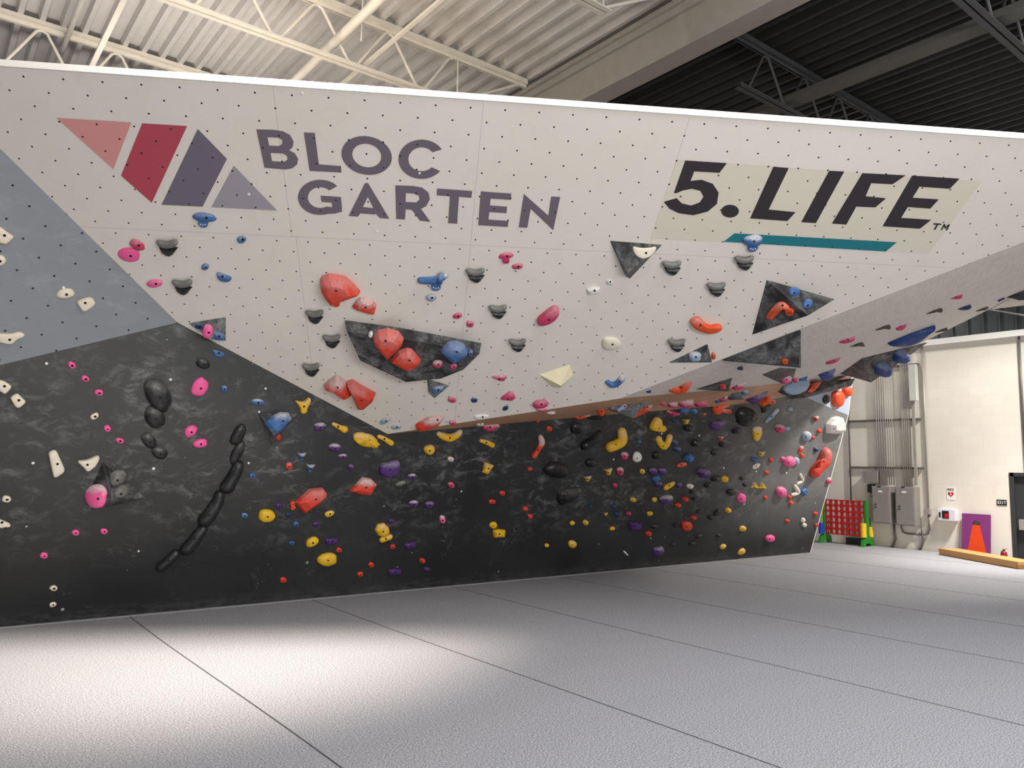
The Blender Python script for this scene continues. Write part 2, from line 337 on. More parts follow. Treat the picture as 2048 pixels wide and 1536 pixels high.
# white cap along the top edge
a = PW.at((-165, 118.5)); b = PW.at((2300, 294)); back = nrm(np.array([.4, 1, 0]))
cap = MB().prism([a + PW.N * .012, a + PW.N * .012 + [0, 0, .055], a + [.06, .10, .055], a + [.06, .10, 0]], b - a).obj('trim_1', M['trim_white'], bevel=.004)
tag(cap, 'white capping strip along the top of the overhanging wall', kind='structure')
st = MB().prism([B0 + (B0 - B1) * .12 + [0, -.035, 0], B0 + (B0 - B1) * .12 + [0, 0, 0], B0 + (B0 - B1) * .12 + [0, 0, .012], B0 + (B0 - B1) * .12 + [0, -.035, .008]], (B1 - B0) * 1.12).obj('trim_2', plain('grey mat edge', srgb(150, 150, 150), .9))
tag(st, 'grey mat edge strip along the foot of the dark wall', kind='structure')
# ---------------------------------------------------------------- floor, ceiling, block wall
fl = MB().box((-8, -9, -.35), (17.0, 16, 0)).obj('floor', M['carpet']); tag(fl, 'grey speckled carpet covered padded floor with dark seams', kind='structure')
SURF.append(([Vector((-8, -9, 0)), Vector((17, -9, 0)), Vector((17, 16, 0)), Vector((-8, 16, 0))], [(0, 1, 2), (0, 2, 3)]))
# ---- block wall with door opening (y 4.4..5.94, z<1.64)
DY0, DY1, DZ = 4.72, 5.93, 1.64
bw = MB(); bw.box((XB, DY1, -.35), (XB + .2, 16, 4.34)); bw.box((XB, -9, -.35), (XB + .2, DY0, 4.34)); bw.box((XB, DY0, DZ), (XB + .2, DY1, 4.34))
tag(bw.obj('wall_right', M['block']), 'cream painted block wall at the right end', kind='structure')
sd = MB().box((XB + .12, -9, 4.45), (XB + .2, 16, 6.6)).obj('wall_right_upper', M['siding']); tag(sd, 'dark ribbed siding above the block wall', kind='structure')
rb = MB()
for i in range(52): rb.box((XB + .085, -3 + i * .3, 4.45), (XB + .12, -2.96 + i * .3, 6.4))
tag(rb.obj('trim_4', M['siding']), 'vertical ribs of the dark siding', kind='structure')
bt = MB().box((XB - .12, -9, 4.33), (XB + .2, 16, 4.45)).obj('trim_3', M['trim_white']); tag(bt, 'cream ledge beam on top of the block wall', kind='structure')
# ---- deck
def deck(name, x0, x1, y0, y1, mat, label):
    z = 6.4; sp = .2035; V = []; Fc = []; prof = []
    k0 = math.floor((x0 - 4.077) / sp)
    k = k0
    while 4.077 + k * sp < x1:
        c = 4.077 + k * sp
        for dx, dz in ((-.045, .075), (-.022, 0), (.022, 0), (.045, .075)):
            if x0 <= c + dx <= x1: prof.append((c + dx, z + dz))
        k += 1
    prof = [(x0, prof[0][1])] + prof + [(x1, prof[-1][1])]
    n = len(prof)
    for y in (y0, y1):
        for x, zz in prof: V.append((x, y, zz))
    for i in range(n - 1): Fc.append((i, i + 1, n + i + 1, n + i))
    o = mesh_obj(name, V, Fc, mat); md = o.modifiers.new('solid', 'SOLIDIFY'); md.thickness = .01; md.offset = 0
    return tag(o, label, kind='structure')
deck('ceiling', -8, 5.9, -9, 16, M['deck_light'], 'pale ribbed steel ceiling over the left bay')
deck('ceiling_dark', 5.9, XB + .2, -9, 16, M['deck_dark'], 'dark ribbed steel ceiling over the right bay')
g = MB().box((5.79, -9, 5.85), (6.06, 16, 6.39)); g.box((5.70, -9, 6.28), (5.79, 16, 6.33)).box((5.74, -9, 6.20), (5.79, 16, 6.28))
tag(g.obj('steel_girder', M['girder'], bevel=.006), 'wide beige steel girder crossing the ceiling', 'girder')
def joist(y, x0, x1, mat, label, phase, step=.735, matb=None, gr=None):
    r = empty('roof_joist', ((x0 + x1) / 2, y, 6.3)); M4 = Matrix.Translation((-(x0 + x1) / 2, -y, -6.3))
    def part(mb, name, mm):
        o = mb.obj(name, mm, r); o.data.transform(M4); return o
    tc = MB()
    for s in (-1, 1): tc.box((x0, y + s * .012, 6.335), (x1, y + s * .055, 6.342)); tc.box((x0, y + s * .012, 6.30), (x1, y + s * .018, 6.342))
    tc.box((x0, y - .055, 6.342), (x1, y + .055, 6.395)) if False else tc.box((x0, y - .05, 6.345), (x1, y + .05, 6.398))
    part(tc, 'top_chord', mat)
    bc = MB(); xb1 = x1 - .95 if x1 < 6 else x1
    xb0 = x0 + (.7 if x0 > 6 else 0)
    for s in (-1, 1): bc.box((xb0, min(y + s * .010, y + s * .062), 5.785), (xb1, max(y + s * .010, y + s * .062), 5.793)); bc.box((xb0, y + s * .012 - .004, 5.79), (xb1, y + s * .012 + .004, 5.835))
    part(bc, 'bottom_chord', matb or mat)
    wb = MB(); x = phase; lo = []
    lim = xb1 if x1 < 6 else x1 - .1
    while x < lim + step:
        xs = [x - step / 2, x, x + step / 2]
        if x1 < 6 and lim < xs[2]:
            if xs[0] < lim: wb.tube([(xs[0] + .03, y, 5.82), (xs[0] + .06, y, 5.84), (xs[1] - .05, y, 6.285), (xs[1], y, 6.305)], .016, 8)
        elif xs[0] >= x0 - .4:
            wb.tube([(xs[0] + .03, y, 5.82), (xs[0] + .06, y, 5.84), (xs[1] - .05, y, 6.285), (xs[1], y, 6.305), (xs[1] + .05, y, 6.285), (xs[2] - .06, y, 5.84), (xs[2] - .03, y, 5.82)], .016, 8)
        x += step
    if x1 < 6: wb.tube([(lim - .05, y, 5.82), (x1 - .12, y, 6.31)], .016, 8); wb.tube([(lim - .05, y, 5.82), (lim - .05, y, 6.31)], .010, 8)
    part(wb, 'web', mat)
    tag(r, label, 'joist', gr); return r
joist(7.08, -8, 5.68, M['steel_light'], 'cream roof joist just above the top edge of the wall', 2.96 - .82 * 13, .82, gr='steel roof joists')
joist(9.45, -8, 5.68, M['steel_light'], 'far roof joist in the top left corner, partly behind the wall', .83 - .74 * 11, .74, gr='steel roof joists')
joist(4.72, -8, 5.68, M['steel_light'], 'nearest pale joist, only its end shows beside the girder at top', 4.9 - .78 * 16, .78, gr='steel roof joists')
joist(4.77, 6.1, 16.9, M['steel_dark'], 'dark roof joist right of the girder', 7.3, .78, gr='steel roof joists')
joist(7.08, 6.1, 16.9, M['steel_dark'], 'dark joist deep in the right bay, almost hidden behind the white wall', 7.3, .78, gr='steel roof joists')
joist(2.6, 6.1, 16.9, M['steel_dark'], 'dark joist cut off by the top right corner', 7.3, .78, gr='steel roof joists')
def simple(mb, name, mat, label, cat, group=None, smooth=False, bevel=0):
    return tag(mb.obj(name, mat, None, smooth, bevel), label, cat, group)
r = empty('sprinkler_pipe', (3.2, 6.5, 5.98))
pm = MB().tube([(3.16, -3, 5.98), (3.16, 7.0, 5.98), (3.16, 14, 5.98)], .048, 14).obj('pipe', M['steel_light'], None, True); 
hg = MB().tube([(3.27, 6.7, 5.86), (3.27, 6.7, 6.3)], .009, 6).obj('hanger', M['steel_light'])
cp = MB().tube([(3.16, 5.7, 5.98), (3.16, 5.9, 5.98)], .066, 14).obj('coupling', M['steel_light'], None, True)
for x_ in (pm, hg, cp):
    x_.parent = r; x_.data.transform(Matrix.Translation((-3.2, -6.5, -5.98)))
tag(r, 'white painted pipe running under the ceiling towards the back', 'pipe')
simple(MB().bar((3.5, -4, 5.85), (3.5, 15, 5.85), .035, .03), 'joist_brace', M['steel_light'], 'thin cream brace bar right of the white pipe', 'brace', 'brace bars between the joists')
simple(MB().bar((1.26, -4, 5.86), (1.26, 15, 5.86), .05, .03), 'joist_brace', M['steel_light'], 'cream brace bar left of the pipe, crossing the far joist', 'brace', 'brace bars between the joists')
simple(MB().tube([(1.06, -4, 6.28), (1.06, 15, 6.28)], .028, 8), 'ceiling_conduit', M['steel_light'], 'grey round conduit against the deck at top left', 'conduit', None, True)
simple(MB().box((7.62, -3, 5.86), (7.84, 12, 5.93)), 'cable_tray', plain('dull bronze paint', srgb(92, 90, 86)), 'flat dull duct running through the dark right bay', 'duct')
# ---------------------------------------------------------------- things at the block wall
def onb(x, y): return PB.at((x, y))
def wbox(x0, y0, x1, y1, d, off=0):
    a = onb(x0, y0); b = onb(x1, y1); return (XB - off - d, min(a[1], b[1]), min(a[2], b[2])), (XB - off, max(a[1], b[1]), max(a[2], b[2]))
# door
a, b = (XB - .01, DY0, -.35), (XB + .1, DY1, DZ)
df = MB(); df.box((XB - .015, DY1 - .06, -.35), (XB + .12, DY1 + .02, DZ + .02)); df.box((XB - .015, DY0 - .02, -.35), (XB + .12, DY0 + .06, DZ + .02)); df.box((XB - .015, DY0, DZ - .05), (XB + .12, DY1, DZ + .02))
dr = MB().box((XB + .05, DY0 + .06, -.34), (XB + .10, DY1 - .06, DZ - .05)).obj('door_1', M['doorgrey']); tag(dr, 'charcoal steel exit door at the right edge', kind='structure')
fr = df.obj('door_frame', M['doorgrey'], dr)
pbm = MB().box((XB - .03, DY0 + .1, .60), (XB + .03, DY1 - .12, .66)).box((XB - .05, DY1 - .26, .56), (XB + .05, DY1 - .12, .76)).obj('panic_bar', M['galv'], dr, bevel=.006)
# exit sign
def glyph(ch):
    G = {'E': [(0, 0, .25, 1), (0, 0, 1, .2), (0, .4, .85, .6), (0, .8, 1, 1)], 'T': [(.38, 0, .62, 1), (0, .8, 1, 1)], 'I': [(.36, 0, .64, 1)],
         'D': [(0, 0, .25, 1), (0, 0, .8, .18), (0, .82, .8, 1), (.75, .12, 1, .88)], 'A': [(0, 0, .24, .9), (.76, 0, 1, .9), (.12, .82, .88, 1), (0, .38, 1, .56)], 'X': None}
    return G[ch]
def wtext(s, yc, zc, hgt, wid, mat, parent, x, name='lettering'):
    """block letters lying on the block wall; reads left to right as seen from the room (towards -Y)"""
    mb = MB(); n = len(s); cw = wid / (n + (n - 1) * .3); y = yc + wid / 2
    for ch in s:
        g_ = glyph(ch)
        if g_ is None:
            for sg in (1, -1):
                a_ = (x, y - (0 if sg > 0 else cw), zc - hgt / 2); b_ = (x, y - (cw if sg > 0 else 0), zc + hgt / 2); mb.bar(a_, b_, .2 * cw, .004, (1, 0, 0))
        else:
            for u0, v0, u1, v1 in g_: mb.box((x - .002, y - u1 * cw, zc - hgt / 2 + v0 * hgt), (x, y - u0 * cw, zc - hgt / 2 + v1 * hgt))
        y -= cw * 1.3
    return mb.obj(name, mat, parent)
a, b = wbox(1993.5, 999, 2014, 1011, .012)
es = MB().box(a, b).obj('exit_sign', M['black']); tag(es, 'small black sign with white EXIT lettering left of the door', 'sign')
wtext('EXIT', (a[1] + b[1]) / 2, (a[2] + b[2]) / 2, .06, .15, M['signwhite'], es, XB - .0125)
# AED sign and cabinet
a, b = wbox(1893.5, 975, 1910.5, 1000, .008)
ae = MB().box(a, b).obj('aed_sign', M['signwhite']); tag(ae, 'white AED sign with a red heart above the cabinet', 'sign')
ym = (a[1] + b[1]) / 2; zt_ = b[2]
wtext('AED', ym, zt_ - .04, .048, .12, M['black'], ae, XB - .0085)
hv = [(0, -.065)] + [(math.copysign(1, s_) * .0 + .0035 * 16 * math.sin(t_) ** 3, .0035 * (13 * math.cos(t_) - 5 * math.cos(2 * t_) - 2 * math.cos(3 * t_) - math.cos(4 * t_))) for s_, t_ in [(1, k_ * math.pi / 12) for k_ in range(24)]][0:0]
hp = [(.0036 * 16 * math.sin(k_ * math.pi / 14) ** 3, .0036 * (13 * math.cos(k_ * math.pi / 14) - 5 * math.cos(k_ * math.pi / 7) - 2 * math.cos(3 * k_ * math.pi / 14) - math.cos(4 * k_ * math.pi / 14))) for k_ in range(28)]
MB().prism([(XB - .008, ym - hy_, zt_ - .135 + hz_) for hy_, hz_ in hp], (-.003, 0, 0)).obj('heart', M['red'], ae)
MB().prism([(XB - .011, ym + .012, zt_ - .12), (XB - .011, ym - .02, zt_ - .125), (XB - .011, ym - .004, zt_ - .142), (XB - .011, ym - .012, zt_ - .165), (XB - .011, ym + .014, zt_ - .14)], (-.002, 0, 0)).obj('bolt_mark', M['signwhite'], ae)
a, b = wbox(1882, 1017, 1917.5, 1042, .17)
r = empty('defibrillator_cabinet', tuple((np.array(a) + b) / 2)); c0 = -Vector(r.location)
def pp(mb, name, mat, par=None, **k):
    o = mb.obj(name, mat, par or r, **k); o.data.transform(Matrix.Translation(-Vector((par or r).location if (par is None or par is r) else (0, 0, 0)))) if (par is None or par is r) else None; return o
pp(MB().box(a, b), 'case', M['cabwhite'], bevel=.006)
yy = b[1]; zc = (a[2] + b[2]) / 2; W_ = b[1] - a[1]
pp(MB().box((a[0] - .006, yy - W_ * .66, zc - .075), (a[0], yy - W_ * .27, zc + .08)), 'window_pane', M['black'])
pp(MB().box((a[0] - .012, yy - W_ * .64, zc - .06), (a[0] - .006, yy - W_ * .42, zc + .03)), 'aed_pack', M['red'])
pp(MB().box((a[0] - .008, yy - W_ * .18, zc - .055), (a[0], yy - W_ * .09, zc + .05)), 'handle', M['black'])
tag(r, 'white wall cabinet with a dark window holding a red AED', 'cabinet')
# electrical cabinets
for i, (x0, y0, x1, y1, lab) in enumerate(((1754.5, 972, 1799, 1047, 'left grey electrical cabinet behind the row of conduits'), (1801, 973, 1848.5, 1052, 'right grey electrical cabinet next to the lone conduit'))):
    a, b = wbox(x0, y0, x1, y1, .26); a = (a[0], a[1], a[2]); r = empty('electrical_cabinet', tuple((np.array(a) + b) / 2))
    a = (a[0], a[1] + .06, a[2]); pp(MB().box(a, b), 'case', M['panel_grey'], bevel=.008)
    pp(MB().box((a[0] - .012, a[1] + .02, a[2] + .02), (a[0], b[1] - .02, b[2] - .02)), 'door', M['panel_grey'], bevel=.004)
    ymid = (a[1] + b[1]) / 2; pp(MB().box((a[0] - .015, ymid - .04, b[2] - .13), (a[0] - .012, ymid + .05, b[2] - .09)), 'label_plate', M['signwhite'])
    pp(MB().tube([(a[0] - .03, ymid + .11, a[2] + .40), (a[0] - .01, ymid + .11, a[2] + .40)], .016, 10), 'latch', M['black'])
    pp(MB().tube([(a[0] - .03, ymid + .11, a[2] + .34), (a[0] - .01, ymid + .11, a[2] + .34)], .014, 10), 'latch', M['black'])
    pp(MB().box((a[0] - .02, ymid - .01, b[2] - .012), (a[0], ymid + .06, b[2] + .006)), 'hook', M['black'])
    tag(r, lab, 'electrical cabinet', 'grey electrical cabinets')
a, b = wbox(1737, 942, 1761, 966, .14); simple(MB().box(a, b), 'junction_box', M['panel_grey'], 'small square grey box up left of the left cabinet', 'box', bevel=.004)
a, b = wbox(1740, 968, 1752, 985, .13); rr = MB().box(a, b).obj('timer_unit', M['black'], bevel=.01); tag(rr, 'dark cylinder-like unit hanging under the small grey box', 'timer')
MB().tube([((a[0] + b[0]) / 2, (a[1] + b[1]) / 2, a[2] - .10), ((a[0] + b[0]) / 2, (a[1] + b[1]) / 2, a[2])], .035, 12).obj('bulb', M['galv'], rr, True)
# wireway and conduits
a, b = wbox(1824.5, 731, 1841, 802, .12, .075); wy = MB().box(a, b).obj('wireway', M['panel_pale'], bevel=.004); tag(wy, 'tall pale grey wireway box high on the block wall', 'electrical box')
a, b = wbox(1828, 802, 1839.5, 971, .05, .075); MB().box(a, b).obj('duct', M['galv'], wy)
nm_ = ['leftmost', 'second', 'third', 'fourth', 'fifth', 'sixth', 'seventh', 'eighth']
ztop = 4.33
for i in range(8):
    x = 1757.5 + i * 4.45; y = onb(x + 3, 960)[1]; zb = onb(x, 970)[2]
    simple(MB().tube([(XB - .09, y, zb), (XB - .09, y, ztop)], .0105, 8), 'conduit', M['galv'], '%s thin conduit of the eight above the left cabinet' % nm_[i], 'conduit', 'conduits above the left cabinet', True)
for i in range(5):
    x = 1809.5 + i * 3.9; y = onb(x + 3, 960)[1]; zb = onb(x, 973)[2]
    simple(MB().tube([(XB - .09, y, zb), (XB - .09, y, ztop)], .0105, 8), 'conduit', M['galv'], '%s thin conduit of the five above the right cabinet' % nm_[i], 'conduit', 'conduits above the right cabinet', True)
yl = onb(1701, 900)[1]; simple(MB().tube([(XB - .04, yl, .9), (XB - .04, yl, ztop)], .018, 8), 'conduit', M['galv_dark'], 'lone dark conduit left of the others, just past the dark wall', 'conduit', None, True)
yr = onb(1854, 900)[1]; z1_ = onb(1861, 1024)[2]
rc = empty('conduit_run', (XB - .05, yr, z1_)); r = rc
pp(MB().tube([(XB - .04, yr, ztop), (XB - .04, yr, z1_ + .05)], .018, 8), 'riser', M['galv'], smooth=True)
pp(MB().box((XB - .1, yr - .05, z1_ - .05), (XB - .005, yr + .05, z1_ + .06)), 'outlet_box', M['galv'], bevel=.005)
zlo = onb(1840, 1069)[2]; yq = onb(1805, 1064)[1]; za = onb(1800, 1047)[2]
pp(MB().tube([(XB - .04, yr, z1_ - .04), (XB - .04, yr, zlo + .12), (XB - .04, yr + .03, zlo + .03), (XB - .04, yr + .12, zlo), (XB - .04, yq - .12, zlo), (XB - .04, yq - .03, zlo + .03), (XB - .04, yq, zlo + .12), (XB - .04, yq, za)], .018, 8), 'lower_bend', M['galv_dark'], smooth=True)
tag(rc, 'lone conduit dropping to an outlet box and looping back left', 'conduit')
def flex(x0, lab, y0=1048, y1=1096):
    y = onb(x0, y0)[1]; zz = onb(x0, y0)[2]
    simple(MB().tube([(XB - .06, y, zz), (XB - .06, y, zz * .55), (XB - .06, y - .02, .2), (XB - .06, y + .03, .06), (XB - .06, y + .1, -.06)], .024, 8), 'floor_conduit', M['galv_dark'], lab, 'conduit', 'conduits curving into the floor', True)
flex(1791, 'dark bent conduit running from the left cabinet into the floor'); flex(1847, 'dark bent conduit running from the right cabinet into the floor', 1052)
for x0, y0, x1, y1, lab in ((1704, 934.4, 1848, 936.7, 'lower horizontal strut carrying the conduits'), (1701, 843, 1842.5, 838.2, 'middle horizontal strut carrying the conduits'), (1775, 733, 1838, 729.5, 'upper horizontal strut carrying the conduits')):
    a = onb(x0, y0); b = onb(x1, y1); zz = (a[2] + b[2]) / 2; simple(MB().box((XB - .07, b[1], zz - .025), (XB - .0, a[1], zz + .02)), 'strut_channel', M['galv_dark'], lab, 'strut', 'horizontal struts')
a = onb(2040, 1000); yv = onb(2044, 760)[1]; simple(MB().tube([(XB - .04, yv, 1.7), (XB - .04, yv, ztop)], .02, 8), 'conduit', M['galv_dark'], 'dark conduit above the door at the right edge', 'conduit', None, True)
simple(MB().tube([(XB - .3, 6.35, 5.0), (XB - .3, 4.9, 4.5)], .018, 8), 'brace_rod', M['galv'], 'thin pale rod slanting across the dark siding', 'rod', None, True)
# cornhole board leaning on the wall
r = empty('cornhole_board', (XB - .15, onb(1957, 1100)[1], 0))
c = [onb(1930, 1028), onb(1987, 1032), onb(1985, 1112), onb(1927.5, 1103)]
yL, yR = (c[0][1] + c[3][1]) / 2, (c[1][1] + c[2][1]) / 2; zT = .82; lean = .10
def cb(y, z, off=0): return (XB - .06 - lean * (1 - z / zT) - off, y, z)
hc = ((yL + yR) / 2 - .005, zT - .20); hr = .068
rim = [(hc[0] + hr * math.cos(t_), hc[1] + hr * math.sin(t_)) for t_ in np.linspace(0, 2 * math.pi, 24, endpoint=False)]
out = [(yL, .02), (yR, .02), (yR, zT), (yL, zT)]
tri = tessellate_polygon([[Vector((y, z, 0)) for y, z in out], [Vector((y, z, 0)) for y, z in rim]]); al = out + rim
q = mesh_obj('panel', [np.array(cb(y, z)) - r.location for y, z in al], [tuple(t_) for t_ in tri], M['purple'], r); md = q.modifiers.new('s', 'SOLIDIFY'); md.thickness = .03; md.offset = 0
yc = hc[0]; tz = [(yc + .17, .02), (yc - .20, .02), (yc - .065, hc[1] - .015), (yc + .065, hc[1] - .015)]
mesh_obj('stripe', [np.array(cb(y, z, .018)) - r.location for y, z in tz], [(0, 1, 2, 3)], M['orange'], r)
q = MB().tube([np.array(cb(hc[0], hc[1], -.05)) - r.location, np.array(cb(hc[0], hc[1], -.04)) - r.location], hr, 20).obj('hole_back', M['panel_grey'], r)
tag(r, 'purple and orange bean bag toss board leaning on the block wall', 'game board')
# bench
P0 = np.array([16.25, 6.98]); P1_ = np.array([15.25, 5.22]); d_ = nrm(np.append(P1_ - P0, 0)); n_ = np.array([-d_[1], d_[0], 0]) * -1
A_ = FLOOR.at((1877, 1109.5)); C_ = FLOOR.at((2037, 1139)); d_ = nrm(C_ - A_); n_ = np.cross(Zv, d_); n_ = n_ * np.sign(n_[0])
r = empty('wooden_bench', tuple((A_ + C_) / 2)); L0 = np.array(r.location)
A0 = A_ - L0 + [0, 0, .0]; C0 = C_ - L0
pp2 = lambda mb, nm__, mat, **k: mb.obj(nm__, mat, r, **k)
pp2(MB().prism([A0 + [0, 0, .075], A0 + n_ * .42 + [0, 0, .075], A0 + n_ * .42 + [0, 0, .13], A0 + [0, 0, .13]], C0 - A0), 'seat', M['pine'], bevel=.004)
pp2(MB().prism([A0 + n_ * .015 + [0, 0, .01], A0 + n_ * .045 + [0, 0, .01], A0 + n_ * .045 + [0, 0, .075], A0 + n_ * .015 + [0, 0, .075]], (C0 - A0) * .96), 'rail', M['pine'])
for k_ in (.03, .95):
    b0_ = A0 + (C0 - A0) * k_; MB().prism([b0_ + n_ * .03, b0_ + n_ * .39, b0_ + n_ * .39 + [0, 0, .075], b0_ + n_ * .03 + [0, 0, .075]], d_ * .06).obj('leg', M['pine'], r)
tag(r, 'long low pine bench lying in front of the bean bag board', 'bench')
# fire extinguisher
e0 = hit((2007, 1118), (16.6, 0, 0), (1, 0, 0)); r = empty('fire_extinguisher', (16.65, e0[1], 0))
MB().tube([(0, 0, .002), (0, 0, .12), (0, 0, .15), (0, 0, .17)], [.05, .05, .04, .015], 16).obj('cylinder', plain('dark red enamel', srgb(150, 16, 26), .35), r, True)
MB().tube([(0, 0, .165), (0, 0, .19)], .014, 8).bar((0, .02, .20), (0, -.05, .215), .015, .01).bar((0, .03, .185), (0, -.02, .19), .015, .01).obj('valve', M['black'], r)
MB().tube([(0, .01, .18), (0, .05, .16), (0, .06, .08)], .008, 6).obj('hose', M['black'], r, True)
tag(r, 'small red fire extinguisher standing between the board and the door', 'fire extinguisher')
# ---------------------------------------------------------------- giant four in a row game
gx = 16.75
def gpt(x, y): return hit((x, y), (gx, 0, 0), (1, 0, 0))
ga = gpt(1650, 997); gb = gpt(1729, 1003); gc = gpt(1652, 1066); gd = gpt(1722, 1074)
yA, yB = ga[1], gb[1]; zT_ = (ga[2] + gb[2]) / 2; zB_ = (gc[2] + gd[2]) / 2
r = empty('four_in_a_row_game', (gx, (yA + yB) / 2, 0)); rl = np.array(r.location)
cols, rows = 7, 6; dy = (yA - yB) / cols; dz = (zT_ - zB_) / rows; rad = min(dy, dz) * .38
V = []; Fc = []
for i in range(cols):
    for j in range(rows):
        cy = yA - (i + .5) * dy; cz = zB_ + (j + .5) * dz; n0 = len(V); K = 16
        sq = [];
        for k_ in range(K):
            an = 2 * math.pi * k_ / K; c_, s_ = math.cos(an), math.sin(an); q_ = 1 / max(abs(c_), abs(s_)); sq.append((cy + c_ * q_ * dy / 2, cz + s_ * q_ * dz / 2))
        V += [(0, y - rl[1], z) for y, z in sq] + [(0, cy + rad * math.cos(2 * math.pi * k_ / K) - rl[1], cz + rad * 1.12 * math.sin(2 * math.pi * k_ / K)) for k_ in range(K)]
        for k_ in range(K): Fc.append((n0 + k_, n0 + (k_ + 1) % K, n0 + K + (k_ + 1) % K, n0 + K + k_))
q = mesh_obj('grid', V, Fc, M['red'], r); bm = bmesh.new(); bm.from_mesh(q.data); bmesh.ops.remove_doubles(bm, verts=bm.verts, dist=.0005); bmesh.ops.recalc_face_normals(bm, faces=bm.faces); bm.to_mesh(q.data); bm.free()
md = q.modifiers.new('s', 'SOLIDIFY'); md.thickness = .06; md.offset = 0
mb = MB()
for i in range(cols + 1): mb.box((-.02, yA - i * dy - .006 - rl[1], zB_), (.02, yA - i * dy + .006 - rl[1], zT_))
mb.obj('divider', M['red'], r)
for s_, yE in ((1, yA + .02), (-1, yB - .035)):
    mb = MB(); y = yE - rl[1]; mb.box((-.045, y - .025, .1), (.045, y + .025, zT_ + .02))
    arch = [(-.24, 0), (-.13, 0), (-.11, .04), (-.05, .065), (.05, .065), (.11, .04), (.13, 0), (.24, 0), (.22, .14), (.09, .20), (.05, .24), (-.05, .24), (-.09, .20), (-.22, .14)]
    mb.prism([(x_, y - .03, z_) for x_, z_ in arch], (0, .06, 0)); mb.obj('stand', M['green'], r, bevel=.004)
    for dx in (-.15, .15):
        pg = MB().tube([(dx, y, .12), (dx, y, .62)], .012, 8).obj('peg', M['green'], r, True)
tag(r, 'giant red and green four in a row game standing by the block wall', 'game')
def ring_mesh(nm__, mat):
    mb = MB(); K = 16; ro, ri, h_ = .062, .022, .027; V = []; Fc = []
    for k_ in range(K):
        an = 2 * math.pi * k_ / K; c_, s_ = math.cos(an), math.sin(an)
        V += [(ro * c_, ro * s_, .003), (ro * c_, ro * s_, h_ - .003), (ro * .93 * c_, ro * .93 * s_, h_), (ri * c_, ri * s_, h_), (ri * c_, ri * s_, 0), (ro * .93 * c_, ro * .93 * s_, 0)]
    for k_ in range(K):
        a_ = k_ * 6; b_ = ((k_ + 1) % K) * 6
        for j in range(6): Fc.append((a_ + j, b_ + j, b_ + (j + 1) % 6, a_ + (j + 1) % 6))
    return mb.add(V, Fc).obj(nm__, mat)
ordn = ['bottom', 'second lowest', 'third lowest', 'fourth lowest', 'fifth lowest', 'sixth lowest', 'seventh lowest', 'eighth lowest', 'ninth lowest', 'tenth lowest', 'eleventh lowest', 'twelfth lowest']
first = None
for dx, n_r, wh, yE in ((-.15, 11, 'taller yellow stack in front of the game grid', yB - .035), (.15, 8, 'shorter yellow stack right of the green post', yB - .035)):
    for k_ in range(n_r):
        if first is None: o = first = ring_mesh('game_ring', M['gyellow'])
        else: o = first.copy(); COL.objects.link(o)
        o.location = (gx + dx, yE, .20 + k_ * .0275)
        tag(o, 'yellow game ring, %s of the %s' % ('topmost' if k_ == n_r - 1 else ordn[k_], wh), 'game ring', 'yellow game rings')
first = None
for dx, n_r, wh in ((-.15, 9, 'nearer blue stack'),):
    for k_ in range(n_r):
        if first is None: o = first = ring_mesh('game_ring', M['gblue'])
        else: o = first.copy(); COL.objects.link(o)
        o.location = (gx + dx, yA + .02, .20 + k_ * .0275)
        tag(o, 'blue game ring, %s of the blue stack beside the dark wall' % ('topmost' if k_ == n_r - 1 else ordn[k_]), 'game ring', 'blue game rings')
simple(MB().box((16.86, 8.72, .0), (16.98, 9.22, .14)), 'floor_box', M['black'], 'low dark box on the floor behind the game', 'box')
# ---------------------------------------------------------------- wall graphics
def decal(name, loops, pl, mat, parent, h=.003):
    P = [[pl.at(q, h) for q in lp] for lp in loops]; V = [p for lp in P for p in lp]
    tri = tessellate_polygon([[Vector(pl.uv(p) + (0,)) for p in lp] for lp in P])
    o = mesh_obj(name, V, [tuple(t_) for t_ in tri], mat, parent, uvs=[pl.uv(v_) for v_ in V])
    bm = bmesh.new(); bm.from_mesh(o.data)
    for f_ in bm.faces:
        if f_.normal.dot(Vector(pl.N)) < 0: f_.normal_flip()
    bm.to_mesh(o.data); bm.free(); return o
def c1(*p): return [(x / 2.9257, y / 2.9257) for x, y in p]
def c2(*p): return [(600 + x / 2.9257, y / 2.9257) for x, y in p]
def c3(*p): return [(1200 + x / 2.4151, y / 2.4151) for x, y in p]
def arc(cx, cy, rx, ry, a0, a1, n=28, rot=0):
    o_ = []
    for k_ in range(n + 1):
        t_ = math.radians(a0 + (a1 - a0) * k_ / n); x, y = rx * math.cos(t_), ry * math.sin(t_); c_, s_ = math.cos(math.radians(rot)), math.sin(math.radians(rot)); o_.append((cx + x * c_ - y * s_, cy + x * s_ + y * c_))
    return o_
lg = empty('wall_logo'); tag(lg, 'logo of four slanted salmon, crimson, slate and lilac shapes', 'logo')
decal('salmon_triangle', [c1((330, 690), (768, 717), (663, 990))], PW, M['v_salmon'], lg); decal('crimson_shape', [c1((832, 722), (1095, 738), (888, 1187), (708, 1028))], PW, M['v_red'], lg)
decal('slate_shape', [c1((1157, 755), (1328, 930), (1185, 1210), (945, 1198))], PW, M['v_grey'], lg); decal('lilac_triangle', [c1((1368, 970), (1622, 1232), (1237, 1213))], PW, M['v_lilac'], lg)
tx = empty('wall_lettering'); tag(tx, 'plum grey words BLOC GARTEN lettered on the white wall', 'lettering')
